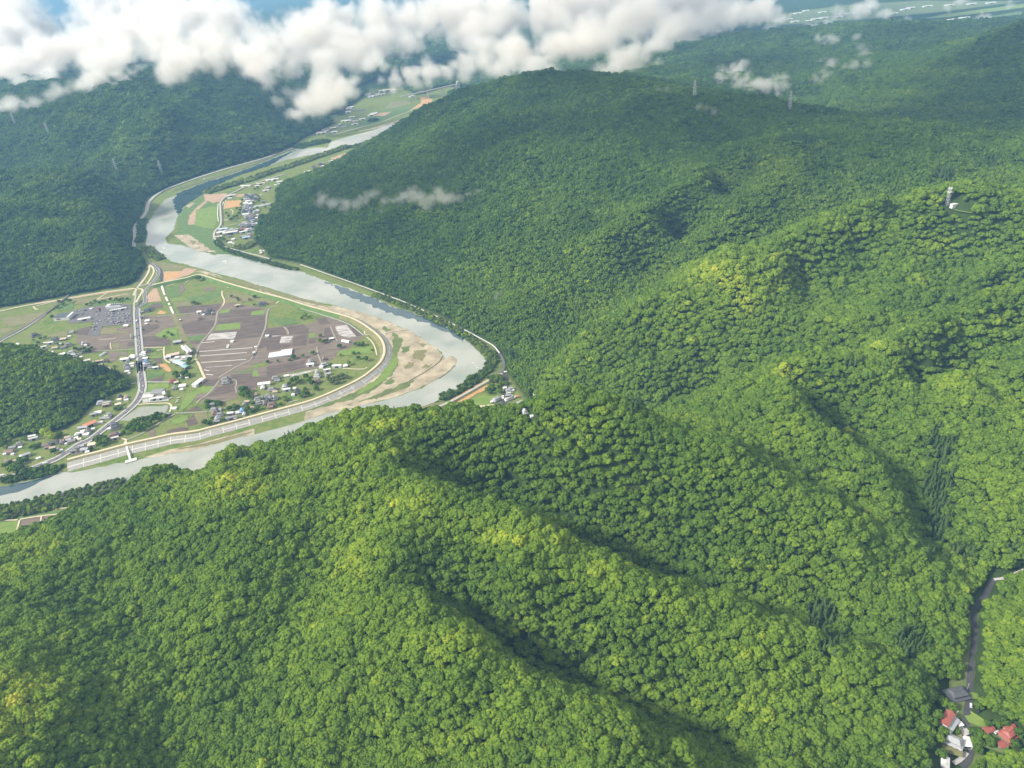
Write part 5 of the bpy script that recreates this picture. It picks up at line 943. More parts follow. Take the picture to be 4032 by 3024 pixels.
# --- towers, viaduct, poles
def bars_mesh(name, segs, m):
    V, F = [], []
    for a, b, r in segs:
        a, b = Vector(a), Vector(b); d = (b-a).normalized(); u = d.orthogonal().normalized(); w = d.cross(u); i = len(V)
        for p_ in (a, b):
            for k in range(4):
                t = math.pi/2*k+.785; V.append(tuple(p_+u*r*math.cos(t)+w*r*math.sin(t)))
        F += [(i+k, i+(k+1) % 4, i+4+(k+1) % 4, i+4+k) for k in range(4)]+[(i+3, i+2, i+1, i), (i+4, i+5, i+6, i+7)]
    me = bpy.data.meshes.new(name); me.from_pydata(V, [], F); me.materials.append(m); me.update(); return me
STEEL = mat('galvanised_steel', (.52,.53,.54), .06, 1., .5, metal=.2)
def lattice(h, b, t, levels, r):
    S = []; c = lambda z: b+(t-b)*z/h
    for k in range(levels):
        z0, z1 = h*k/levels, h*(k+1)/levels; q0, q1 = c(z0), c(z1)
        P0 = [(q0,q0,z0),(-q0,q0,z0),(-q0,-q0,z0),(q0,-q0,z0)]; P1 = [(q1,q1,z1),(-q1,q1,z1),(-q1,-q1,z1),(q1,-q1,z1)]
        for j in range(4): S += [(P0[j], P1[j], r), (P0[j], P1[(j+1) % 4], r*.6), (P1[j], P1[(j+1) % 4], r*.6)]
    return S
PM = bars_mesh('lattice_body', lattice(44, 4., .7, 7, .42), STEEL)
AM = [bars_mesh('cross_arm', [((-w,0,z),(w,0,z+.2),.38),((-w,0,z),(-.6,.0,z+2.2),.25),((w,0,z),(.6,0,z+2.2),.25)], STEEL) for w, z in ((7., 28), (6., 34), (4.8, 40))]
def pylon(t, x, y, yaw, place, s=1.):
    X, Y = hit(t, x, y); r = empty('transmission_tower', (X, Y, float(ground_z(X, Y))), R_(yaw)); r.scale = (s, s, s)
    for me in [PM]+AM:
        c = bpy.data.objects.new(me.name, me); COL.objects.link(c); c.parent = r
    register(r, 'grey lattice transmission tower', place, 'transmission tower', X, Y, 20, 'on'); CLEAR.append(([(X-1, Y), (X+1, Y)], 7))
pylon('J', 75, 645, 10, 'the ridge behind the central mountain'); pylon('J', 690, 722, 20, 'the ridge behind the central mountain')
pylon('G', 332, 400, 30, 'the blue hill at upper left'); pylon('G', 105, 330, 30, 'the blue hill at upper left'); pylon('G', 790, 650, 30, 'the blue hill at upper left'); pylon('G', 1086, 655, 30, 'the blue hill at upper left')
def telecom():
    X, Y = hit('D', 1573, 604); z = float(ground_z(X, Y)); r = empty('radio_mast', (X, Y, z), R_(15))
    mesh = bars_mesh('lattice_body', lattice(27, 1.7, 1.2, 6, .3), STEEL); c = bpy.data.objects.new('lattice_body', mesh); COL.objects.link(c); c.parent = r
    for zz in (20, 25):
        V, F = bx(-2.6, 2.6, -2.6, 2.6, zz, zz+.35); mesh_obj('platform', V, F, W3, r)
        for a in range(4):
            V, F = mv(bx(-.5, .5, -.35, .35, zz+.36, zz+2.6), 2.2*math.cos(a*1.57), 2.2*math.sin(a*1.57)); mesh_obj('antenna', V, F, W3, r)
    tag(r, 'white radio mast with two antenna platforms on the right-hand ridge', 'radio mast')
    X2, Y2 = hit('D', 1605, 612); h_ = empty('equipment_hut', (X2, Y2, float(ground_z(X2, Y2))+1.), R_(15))
    V, F = bx(-5, 5, -2.5, 2.5, -3, 3); mesh_obj('walls', V, F, W3, h_); V, F = bx(-5.3, 5.3, -2.8, 2.8, 3.02, 3.3); mesh_obj('roof', V, F, roof_mat('w'), h_)
    tag(h_, 'white equipment hut beside the radio mast on the right-hand ridge', 'hut'); CLEAR.append(([(X-2, Y-2), (X2+4, Y2-2)], 7)); CLEAR.append(([hit('D', 1610, 615), hit('D', 1680, 645)], 4))
    draped('bare_verge', [hit('D', 1600, 618), hit('D', 1640, 632), hit('D', 1690, 650)], 8, LIME, .6, 1)
telecom()
def viaduct():
    a = at('l', 640, 196, 22.); b = at('l', 1072, 100, 44.); L_ = math.hypot(b[0]-a[0], b[1]-a[1]); yaw = math.atan2(b[1]-a[1], b[0]-a[0]); pitch = math.atan2(22., L_)
    r = empty('viaduct', (*a, 0), yaw)
    V, F = bx(0, L_, -6, 6, -2.6, 0); V = [(x, y, z+22+22*x/L_) for x, y, z in V]; mesh_obj('deck', V, F, CONC, r)
    for sy in (-6, 5.6):
        V, F = bx(0, L_, sy, sy+.4, .01, 1.3); V = [(x, y, z+22+22*x/L_) for x, y, z in V]; mesh_obj('parapet', V, F, WHITEC, r)
    for f_ in (.24, .47, .735, .98):
        x = L_*f_; zt = 22+22*f_-2.65
        for sy in (-4.5, 1.5):
            V, F = bx(x-3, x+3, sy, sy+3, -2, zt); mesh_obj('pier', V, F, WHITEC, r)
    V, F = bx(L_, L_+12, -9, 9, 30, 56); mesh_obj('abutment', V, F, CONC, r)
    tag(r, 'long grey viaduct on tall paired piers under the clouds', 'bridge')
viaduct()
POLE = bars_mesh('pole', [((0,0,-1), (0,0,9.5), .16), ((-.9,0,8.6), (.9,0,8.6), .1), ((-.7,0,7.8), (.7,0,7.8), .1)], CONC)
for t, x, y in (('d', 450, 1000), ('g', 1995, 110), ('a', 1460, 260), ('a', 1465, 640), ('a', 1470, 960), ('d', 985, 500), ('e', 640, 700), ('g', 600, 1040), ('c', 1480, 440), ('j', 800, 480), ('j', 630, 890), ('d', 770, 760), ('e', 1470, 820), ('c', 930, 1010)):
    X, Y = hit(t, x, y); o = bpy.data.objects.new('utility_pole', POLE); COL.objects.link(o); o.location = (X, Y, float(ground_z(X, Y))); o.rotation_euler = (0,0,random.uniform(0, 3))
    register(o, 'thin grey utility pole', place_name(t, x, y), 'utility pole', X, Y, 4)
# ------------------------------------------------------------------ planting
def tree_parts(r, meshes, s, tint, parts=('crown', 'trunk'), tz=0.):
    for nm, me in zip(parts, meshes):
        c = bpy.data.objects.new(nm, me); COL.objects.link(c); c.parent = r; c['tint'] = float(tint)
        if nm == 'crown': c.location = (0, 0, tz)
def garden_trees():
    G = """b 730 195 9;b 640 612 7;b 710 612 5;b 1300 492 5;b 1400 532 5;b 1420 562 4;b 1610 548 4;b 1700 502 6;b 1690 632 4;c 680 212 7;c 620 255 5;c 740 240 5;c 940 565 5;c 930 650 5;c 1000 665 6;c 1060 652 5;c 1280 752 6;c 1560 712 6;c 1610 716 6;c 1670 706 6;c 815 866 6;c 470 940 7;c 640 930 5;c 400 980 4;c 200 995 4;c 20 1015 5;c 1515 860 5;c 1605 852 3;c 1300 892 3;c 1830 795 3;c 1600 945 5;c 1740 976 7;c 1440 1050 6;c 1120 1085 5;c 490 1340 8;c 560 1380 7;c 690 1280 7;c 740 1360 8;c 800 1400 7;c 880 1485 6;c 670 1485 5
e 820 700 8;e 860 750 9;e 830 810 8;e 900 810 9;e 930 840 7;e 210 925 6;e 220 1005 6;e 400 945 7;e 430 965 5;e 360 935 5;e 600 1045 6;e 680 1015 7;e 750 995 5;e 920 1065 7;e 960 1085 5;e 1090 1035 6;e 1030 1065 5;e 180 1305 7;e 250 1295 7;e 300 1205 5;e 510 1225 5;e 1010 955 5;e 1480 955 5;e 1580 885 6;e 1560 845 5;e 1900 800 7;e 1960 780 6;e 1850 818 6;e 1920 690 4;e 1640 610 6;e 1760 550 9;e 1700 570 7;e 2100 690 6
d 1770 110 7;d 1740 140 5;d 1530 360 8;d 1560 410 7;d 1700 340 7;d 1740 370 7;d 1640 320 6;d 1160 180 5;d 290 750 9;d 340 780 6;d 2070 840 6;d 2080 930 6;d 560 940 7;d 480 950 6;d 1380 720 5;d 350 125 4;d 450 200 4;d 800 1190 7;d 880 1160 7;d 960 1140 6;d 1040 1120 7;d 1120 1100 7;d 1200 1070 7;d 1280 1070 7;d 1330 1090 6;d 760 1240 7;d 860 1240 7;d 960 1230 7;d 1060 1200 7;d 1150 1160 7;d 1250 1130 6;d 700 1310 7;d 800 1320 7;d 900 1320 7;d 990 1290 6;d 1080 1250 6;d 620 1380 6
g 830 500 11;g 880 540 10;g 950 580 9;g 1050 515 7;g 960 830 8;g 1740 630 9;g 1820 610 9;g 1870 650 8;g 1760 690 7;g 1600 770 5;g 200 1050 8;g 300 1090 8;g 400 1010 6;g 480 950 5;g 250 1160 9;g 370 1140 9;g 450 1180 8;g 550 1140 7;g 650 1150 7;g 760 1110 7;g 850 1090 7;g 950 1100 6;g 100 1080 7;g 700 700 6;g 620 720 6;g 560 740 6;g 430 590 6;g 200 610 6;g 100 660 6;g 60 720 6;g 20 640 7;g 150 560 6;g 350 950 5;g 430 960 6;g 100 560 6
h 830 945 8;h 900 945 7;h 760 955 6;h 180 1100 7;h 60 1200 8;h 120 1190 6;h 450 500 6;h 550 470 6;h 640 450 6;h 700 540 6;h 500 560 5;h 120 240 7;h 60 260 7
f 430 405 5;f 800 235 5;f 640 395 6;f 580 385 6;f 1540 475 6;f 1480 425 5;f 1160 555 5;f 1240 595 6;f 590 270 3;f 720 255 5;f 680 330 5;f 1020 350 4;f 400 395 5;f 1320 440 5;f 1400 450 5;f 1600 420 5;f 1430 620 5
a 150 185 6;a 220 235 6;a 280 155 6;a 350 185 6;a 120 285 6;a 30 455 6;a 640 245 5;a 700 205 5;a 780 175 5;a 850 195 5;a 950 175 5;a 1050 155 5;a 1150 145 5;a 1250 135 5;a 1340 135 5;a 900 160 4;a 1200 170 5;a 1850 525 3;a 1610 665 3;a 620 1045 5;a 680 1045 5;a 560 1045 4;a 2050 720 4;a 2120 760 4;a 1980 790 4
i 310 1315 8;i 250 1285 6;i 370 1335 5;i 500 885 8;i 560 865 8;i 600 805 8;i 450 935 7;i 560 705 6;i 620 745 7;i 640 625 7;i 660 545 6;i 900 335 6;i 960 315 6;i 400 860 6;i 350 790 5;i 870 600 5;i 1000 520 6;i 980 560 6;i 950 700 6;i 1100 680 6;i 640 690 6
j 1040 700 6;j 980 740 5;j 420 1150 6;j 360 1250 6;j 400 1480 6;j 560 760 5;j 430 700 6;j 1150 1330 6;j 1100 1240 5;j 1000 1330 5;j 1540 1330 6;j 1600 1180 6;j 1380 1010 5;j 1260 1040 5;j 1120 1020 5;j 950 1300 6;j 960 1430 6;j 340 900 6;j 280 1010 6;j 620 1130 4;j 700 560 3;j 900 1150 5;j 1000 1180 6"""
    for ln in G.replace('\n', ';').split(';'):
        t, x, y, r = ln.split(); x, y, r = float(x), float(y), float(r)*.62
        X, Y = hit(t, x, y+6); z = float(ground_z(X, Y)); k = random.randrange(6); s = r/3.6
        tint = random.choice((.12, .2, .28, .4)) if not (t == 'g' and 780 < x < 1000 and y < 600) else .72
        o = empty('garden_tree', (X, Y, z), random.uniform(0, 6.28)); o.scale = (s, s, s*random.uniform(.85, 1.15))
        tree_parts(o, (CROWNS[k], TRUNK), s, tint, tz=1.6)
        ph = ('yellow-green' if tint > .6 else 'mid-green' if tint > .25 else 'dark green')+(' big' if r > 4.6 else '')+' rounded tree'
        register(o, ph, place_name(t, x, y), 'tree', X, Y, z)
    for x, y in ((1100, 1335), (1180, 1315), (1250, 1295), (1330, 1275), (1150, 1385), (1250, 1360), (1080, 1290), (1390, 1290)):
        X, Y = at('c', x, y+6, 0.); o = empty('bamboo_clump', (X, Y, 0), random.uniform(0, 6.28)); s = random.uniform(1.1, 1.5); o.scale = (s, s, s)
        tree_parts(o, (TUFTS[random.randrange(3)], TRUNK), s, .55, tz=1.); register(o, 'tall yellow-green bamboo clump', 'the farmyards by the levee bend', 'bamboo', X, Y, 4)
garden_trees()
def grid_d(X, Y):
    r = np.clip(np.searchsorted(ys, Y)-1, 0, len(ys)-2); q = (X/half[r]+1)*.5*(NX-1); c = np.clip(np.round(q).astype(int), 0, NX-1)
    return GD[r, c]
def blob(u, v, spots):
    m = np.zeros(u.shape)
    for t, x, y, rx, ry, a in spots:
        U, V_ = px(t, x, y); m = np.maximum(m, a*np.exp(-(((u-U)/rx)**2+((v-V_)/ry)**2)))
    return m
# paler young oak on near spurs, painted ridge light on far hills, dark cedar plantations
PALE = [('A', 1780, 420, 130, 70, .34), ('A', 1950, 500, 150, 60, .32), ('A', 2150, 540, 120, 60, .34), ('B', 60, 560, 120, 60, .28), ('A', 1000, 350, 130, 60, .36), ('A', 850, 400, 80, 40, .25), ('A', 120, 620, 160, 70, .36), ('A', 0, 720, 100, 60, .3), ('A', 80, 1250, 160, 110, .34), ('A', 0, 1450, 140, 120, .3), ('B', 700, 850, 140, 60, .22), ('A', 1950, 1020, 150, 70, .3), ('B', 400, 720, 140, 50, .22), ('D', 480, 930, 130, 60, .36), ('D', 620, 980, 130, 110, .3), ('D', 840, 1390, 90, 35, .38), ('D', 800, 430, 90, 90, .24), ('D', 450, 470, 160, 40, .2), ('D', 740, 850, 120, 25, .25), ('D', 1150, 700, 120, 40, .18), ('D', 1500, 580, 80, 22, .25), ('D', 1300, 1260, 120, 30, .24), ('B', 200, 75, 150, 40, .2), ('A', 1650, 80, 110, 35, .28), ('A', 1500, 640, 120, 180, .12), ('B', 600, 1300, 240, 90, .16), ('B', 1100, 1260, 200, 100, .18), ('B', 900, 1000, 260, 80, .15), ('A', 700, 330, 120, 40, .2), ('B', 1200, 120, 80, 60, .2), ('B', 2150, 1000, 130, 200, .07), ('D', 1550, 800, 90, 30, .3), ('D', 1430, 960, 40, 20, .4), ('D', 1700, 1170, 150, 40, .2), ('D', 1620, 1440, 60, 30, .2), ('G', 120, 835, 110, 16, .3), ('G', 480, 880, 90, 16, .25), ('G', 760, 980, 60, 22, .22), ('G', 300, 990, 130, 18, .25), ('G', 600, 1060, 90, 16, .22), ('G', 500, 1220, 110, 16, .2), ('G', 480, 300, 60, 22, .25), ('G', 380, 400, 50, 40, .25), ('G', 1040, 290, 50, 30, .28), ('G', 1130, 420, 36, 46, .28), ('G', 1780, 350, 70, 18, .25), ('G', 1900, 420, 50, 20, .22), ('G', 850, 450, 50, 60, .22), ('G', 950, 600, 60, 50, .2), ('G', 1350, 420, 80, 20, .2), ('G', 330, 700, 120, 12, .2), ('G', 700, 750, 60, 14, .2), ('J', 1500, 620, 160, 16, .25), ('J', 1800, 480, 160, 16, .22), ('J', 1300, 700, 160, 16, .2), ('J', 2000, 700, 180, 20, .2), ('C', 620, 330, 200, 14, .12), ('C', 900, 640, 200, 14, .12), ('C', 1000, 900, 160, 14, .12)]
DARK = [('D', 880, 300, 90, 26, 1.), ('B', 1860, 180, 75, 110, .9), ('B', 1840, 360, 70, 130, 1.), ('B', 1830, 520, 80, 90, 1.), ('B', 1340, 900, 75, 95, 1.), ('B', 1380, 1020, 80, 60, .8), ('B', 1720, 1010, 85, 75, 1.), ('B', 1940, 640, 70, 60, .9), ('D', 1560, 460, 60, 36, 1.), ('D', 1790, 400, 50, 30, .9), ('E', 900, 1010, 90, 26, .9), ('E', 1050, 1060, 50, 24, .9), ('O', 1450, 560, 30, 26, 1.), ('D', 120, 1540, 34, 50, .9), ('D', 1120, 1345, 50, 14, .9), ('C', 1580, 1190, 40, 22, .6), ('A', 1060, 215, 30, 16, 1.), ('A', 1300, 140, 90, 12, .8), ('C', 1190, 1300, 30, 26, .9)]
def plant_forest():
    PT = scatter(); X, Y, S = PT.T; gz = ground_z(X, Y)
    ok = (grid_d(X, Y) > 1.0) & (gz > .3) & keep_clear(X, Y) & ((Y < 3900) | (gz > 14))
    for bxx, byy, L_ in BPOS:
        k = np.where((np.abs(X-bxx) < L_) & (np.abs(Y-byy) < L_))[0]; ok[k[np.hypot(X[k]-bxx, Y[k]-byy) < L_*.62+3]] = False
    X, Y, S, gz = X[ok], Y[ok], S[ok], gz[ok]
    vv = visible(X, Y, gz); X, Y, S, gz = X[vv], Y[vv], S[vv], gz[vv]
    # the hill east of the valley road is scrub with few tall trees
    u, v, d = proj(X, Y, gz+5)
    n = len(X)
    tint = .19+.38*(.45*vnoise(X, Y, 80)+.35*vnoise(X, Y, 26)+.2*vnoise(X+500, Y, 260))+rng.normal(0, .065, n)+blob(u, v, PALE)*(.45+.9*vnoise(X, Y, 17))
    tint -= .19*np.clip((Y-1150)/350, 0, 1)      # darker tint on the big hills
    tint += (rng.random(n) < .018)*.2
    con = blob(u, v, DARK) > rng.uniform(.35, .75, n)
    con |= (rng.random(n) < .012) & (d > 500)
    tint = np.clip(tint, .02, .98)
    sz = (S/4.35)*np.clip(np.exp(rng.normal(-.03, .23, n)), .55, 1.7)
    sc = np.stack([sz*rng.uniform(.9, 1.1, n), sz*rng.uniform(.9, 1.1, n), sz*rng.uniform(.85, 1.2, n)], 1)
    cs = np.minimum(sz, rng.uniform(.7, 1.25, n)); sc[con] = cs[con][:, None]
    rz = rng.uniform(0, 6.28, n); zz = gz+1.2+rng.uniform(-1.8, 2.2, n)
    br = ~con
    # the nearest trees become objects of their own
    inside_ = (u > -10) & (u < 4042) & (v > 0) & (v < 3040)
    cand = np.where(br & inside_)[0]; near = cand[np.argsort(d[cand]-sz[cand]*12)[:285]]
    nm_ = np.zeros(n, bool); nm_[near] = True
    for k in near:
        o = empty('broadleaf_tree', (X[k], Y[k], zz[k]-1.2), rz[k]); o.scale = tuple(float(q) for q in sc[k])
        tree_parts(o, (CROWNS[int(rng.integers(0, 6))], TRUNK), 1, tint[k], tz=1.2)
        third = 'bottom left' if u[k] < 1100 else ('bottom centre' if u[k] < 2300 else 'bottom right')
        sh = 'bright yellow-green' if tint[k] > .55 else ('fresh green' if tint[k] > .38 else 'deep green')
        tag(o, '%s broadleaf tree in the closed wood along the %s edge' % (sh, third), 'tree', '%s broadleaf trees along the %s edge' % (sh, third))
    cc = np.where(con & inside_)[0]; cn = cc[np.argsort(d[cc])[:150]]; cm = np.zeros(n, bool); cm[cn] = True
    for k in cn:
        o = empty('conifer_tree', (X[k], Y[k], gz[k]), rz[k]); s = float(cs[k]); o.scale = (s, s, s)
        tree_parts(o, (CONES[int(rng.integers(0, 3))], TRUNK_C), 1, .25+.4*rng.random(), tz=1.)
        pl = 'on the lower slope left of the side valley' if u[k] < 3420 else 'in the gully plantation at the right'
        tag(o, 'dark pointed conifer '+pl, 'conifer', 'dark conifers '+pl)
    def emit(name, mask, meshes, tn):
        k = np.where(mask)[0]
        o = point_object(name, X[k], Y[k], zz[k], sc[k], rz[k], tn[k], rng.integers(0, len(meshes), len(k)), src_objs(meshes), None)
        tag(o, kind='stuff'); return o
    rest = br & ~nm_
    def groups(m):
        emit('broadleaf_forest', m & (d < 1150), CROWNS, tint)
        emit('distant_broadleaf_forest', m & (d >= 1150), CROWNS_FAR, tint)
    groups(rest)
    cr_ = con & ~cm
    emit('conifer_forest', cr_, CONES, np.clip(.2+.5*rng.random(n), 0, 1))
plant_forest()
def plant_strips():
    """riverside thickets, too dense to tell plants apart"""
    PX = []
    strips = (('o -100 330,0 330,100 310,200 290,300 262,400 240,500 215,600 195,700 175,800 150,900 120,1000 100,1100 75', 17, 4.2, .35, .62), ('g 40 1330,150 1290,300 1250,500 1215,700 1180,900 1130,1060 1105', 9, 4.5, .1, .3), ('K 300 720,400 690,540 650,700 600,850 560,1000 500,1200 440,1400 370,1600 300,1750 250,1850 220', 20, 5.5, .35, .75), ('K 1290 235,1420 190,1560 170,1630 150', 30, 6, .1, .25), ('O 640 1030,800 960,950 880,1080 790,1180 690,1220 600,1190 520', 9, 4., .15, .4), ('O 950 830,1040 800', 6, 4, .1, .2), ('K 420 1240,480 1320,700 1400,900 1460,1100 1510,1300 1560', 7, 4., .2, .4), ('G 985 1150,1020 1190,1080 1230', 13, 4.5, .4, .7), ('G 960 960,940 1010,955 1060,930 1120', 11, 4.5, .2, .5), ('i 520 1430,650 1450,760 1440,820 1400,850 1330', 12, 4.2, .45, .8), ('C 560 1020,700 1072,860 1140,1000 1215,1090 1290,1130 1350', 7, 4., .3, .7), ('l 170 590,240 590,330 575,420 545', 14, 6, .2, .5), ('l 400 385,460 380', 18, 7, .1, .3), ('h 720 935,950 930', 8, 4.5, .1, .35), ('h 1330 830,1430 900,1400 1000', 9, 4.2, .5, .8), ('h 460 330,640 300,800 260', 16, 4.5, .3, .55), ('e 200 920,450 940', 5, 4, .1, .3), ('N', 0, 0, 0, 0))
    for s, w, sp_, t0, t1 in strips[:-1]:
        P = smooth_path(path(s), 1); A = np.array(P)
        for a, b in zip(A[:-1], A[1:]):
            L_ = np.linalg.norm(b-a); nr = np.array((-(b-a)[1], (b-a)[0]))/(L_+1e-6); m = max(1, int(L_*2*w/sp_**2*1.25+random.random()))
            for _ in range(m):
                p_ = a+(b-a)*random.random()+nr*random.uniform(-w, w); PX.append((p_[0], p_[1], sp_, random.uniform(t0, t1)))
    A = np.array(PX); sc = (A[:, 2]/4.6)[:, None]*rng.uniform(.6, 1.25, (len(A), 3)); z = ground_z(A[:, 0], A[:, 1])-.5
    # scrub on the open slope east of the valley road
    o = point_object('riverside_thicket', A[:, 0], A[:, 1], z, sc, rng.uniform(0, 6.28, len(A)), A[:, 3], rng.integers(0, 5, len(A)), src_objs(TUFTS+CROWNS[:2]), None)
    tag(o, kind='stuff')
plant_strips()
write_labels()
# ------------------------------------------------------------------ clouds (real volumes above the ridges)
def cloud_mat(name, dens, wsc, amp):
    m, nt = nodes(name); L = nt.links.new; out = N(nt, 'ShaderNodeOutputMaterial'); v = N(nt, 'ShaderNodeVolumePrincipled')
    v.inputs['Color'].default_value = (.915, .88, .83, 1); v.inputs['Anisotropy'].default_value = .5
    v.inputs['Density Attribute'].default_value = 'density'; v.inputs['Density'].default_value = dens
    L(v.outputs[0], out.inputs['Volume']); return m
def cloud(name, puffs, vox, dens, label, nscale, namp, pad=2.1, flat=1.25, grow=2.1):
    """puffs: (x, y, z, r). Density = inside-ness of the nearest puff, broken up by noise, sampled on a voxel grid"""
    q_ = np.random.default_rng(len(puffs)); sat = []
    for x, y, z, r in puffs:
        for _ in range(3):
            d_ = q_.normal(size=3); d_ /= np.linalg.norm(d_); f_ = q_.uniform(.35, .75); sat.append((x+d_[0]*r*1.0, y+d_[1]*r*.8, z+d_[2]*r*.55, r*f_))
    A = np.array(list(puffs)+sat); me = bpy.data.meshes.new(name); c0 = A[:, :3].mean(0); P = A[:, :3]-c0
    me.vertices.add(len(P)); me.vertices.foreach_set('co', (P*np.array((1, 1, flat))).astype(np.float32).ravel())
    a = me.attributes.new('rad', 'FLOAT', 'POINT'); a.data.foreach_set('value', (A[:, 3]*grow).astype(np.float32))
    src = bpy.data.objects.new(name+'_centres', me)
    vd = bpy.data.volumes.new(name); o = bpy.data.objects.new(name, vd); COL.objects.link(o); o.location = c0
    rm = A[:, 3:4]*pad; lo = (P-rm).min(0); hi = (P+rm).max(0); res = np.maximum(8, np.ceil((hi-lo)/vox)).astype(int)
    ng = bpy.data.node_groups.new(name, 'GeometryNodeTree'); ng.interface.new_socket('Geometry', in_out='INPUT', socket_type='NodeSocketGeometry'); ng.interface.new_socket('Geometry', in_out='OUTPUT', socket_type='NodeSocketGeometry')
    L = ng.links.new; gi = N(ng, 'GeometryNodeObjectInfo'); gi.transform_space = 'ORIGINAL'; gi.inputs['Object'].default_value = src; GEO = gi.outputs['Geometry']; go = N(ng, 'NodeGroupOutput'); vc = N(ng, 'GeometryNodeVolumeCube')
    for nm, val in (('Min', lo), ('Max', hi)): vc.inputs[nm].default_value = tuple(map(float, val))
    for ax, r_ in zip('XYZ', res): vc.inputs['Resolution '+ax].default_value = int(r_)
    pos = N(ng, 'GeometryNodeInputPosition')
    def noise(scale, det, off=0.):
        n = N(ng, 'ShaderNodeTexNoise'); n.inputs['Scale'].default_value = scale; n.inputs['Detail'].default_value = det; n.inputs['Roughness'].default_value = .68
        s = pos.outputs[0]
        if off:
            ad = N(ng, 'ShaderNodeVectorMath', operation='ADD'); ad.inputs[1].default_value = (off, off, off); L(s, ad.inputs[0]); s = ad.outputs[0]
        L(s, n.inputs['Vector']); return n
    # swirl the lookup position a little, then measure to the nearest puff
    n0 = noise(nscale*.6, 6.); sub = N(ng, 'ShaderNodeVectorMath', operation='SUBTRACT'); sub.inputs[1].default_value = (.5, .5, .5); L(n0.outputs['Color'], sub.inputs[0])
    scl = N(ng, 'ShaderNodeVectorMath', operation='SCALE'); scl.inputs['Scale'].default_value = .9/nscale*.8; L(sub.outputs[0], scl.inputs[0])
    add = N(ng, 'ShaderNodeVectorMath', operation='ADD'); L(pos.outputs[0], add.inputs[0]); L(scl.outputs[0], add.inputs[1])
    fl = N(ng, 'ShaderNodeVectorMath', operation='MULTIPLY'); fl.inputs[1].default_value = (1, 1, flat); L(add.outputs[0], fl.inputs[0])
    sn = N(ng, 'GeometryNodeSampleNearest', domain='POINT'); L(GEO, sn.inputs['Geometry']); L(fl.outputs[0], sn.inputs['Sample Position'])
    def samp(sock, ty):
        si = N(ng, 'GeometryNodeSampleIndex', data_type=ty, domain='POINT'); L(GEO, si.inputs['Geometry']); L(sock, si.inputs['Value']); L(sn.outputs[0], si.inputs['Index']); return si.outputs[0]
    pc = samp(N(ng, 'GeometryNodeInputPosition').outputs[0], 'FLOAT_VECTOR')
    na = N(ng, 'GeometryNodeInputNamedAttribute', data_type='FLOAT'); na.inputs['Name'].default_value = 'rad'; pr = samp(na.outputs['Attribute'], 'FLOAT')
    ds = N(ng, 'ShaderNodeVectorMath', operation='DISTANCE'); L(fl.outputs[0], ds.inputs[0]); L(pc, ds.inputs[1])
    dv = N(ng, 'ShaderNodeMath', operation='DIVIDE'); L(ds.outputs['Value'], dv.inputs[0]); L(pr, dv.inputs[1])
    n1 = noise(nscale, 7., 371.)
    ma = N(ng, 'ShaderNodeMath', operation='MULTIPLY_ADD'); ma.inputs[1].default_value = namp; ma.inputs[2].default_value = .92-namp*.5; L(n1.outputs['Fac'], ma.inputs[0])
    n2 = noise(nscale*4.2, 5., -133.)
    mb = N(ng, 'ShaderNodeMath', operation='MULTIPLY_ADD'); mb.inputs[1].default_value = namp*.55; L(n2.outputs['Fac'], mb.inputs[0])
    mc = N(ng, 'ShaderNodeMath', operation='SUBTRACT'); mc.inputs[1].default_value = namp*.275; L(ma.outputs[0], mc.inputs[0]); L(mc.outputs[0], mb.inputs[2])
    sb = N(ng, 'ShaderNodeMath', operation='SUBTRACT'); L(mb.outputs[0], sb.inputs[0]); L(dv.outputs[0], sb.inputs[1])
    mr = N(ng, 'ShaderNodeMapRange', interpolation_type='SMOOTHSTEP'); mr.inputs[1].default_value = .0; mr.inputs[2].default_value = .75; L(sb.outputs[0], mr.inputs[0])
    L(mr.outputs[0], vc.inputs['Density'])
    sm = N(ng, 'GeometryNodeSetMaterial'); sm.inputs['Material'].default_value = cloud_mat(name+'_vapour', dens, nscale, namp)
    L(vc.outputs[0], sm.inputs[0]); L(sm.outputs[0], go.inputs[0])
    md = o.modifiers.new('vapour', 'NODES'); md.node_group = ng
    vd.materials.append(sm.inputs['Material'].default_value)
    return tag(o, label, 'cloud')
def puff(t, x, y, depth, rpx):
    """puff seen at frame position x, y at the given depth along the view, radius in frame units"""
    u, v = px(t, x, y); rx, ry, rz = (float(k) for k in ray(u, v)); return (rx*depth, ry*depth, CAMH+rz*depth, rpx*FR[t][2]*depth/FPX)
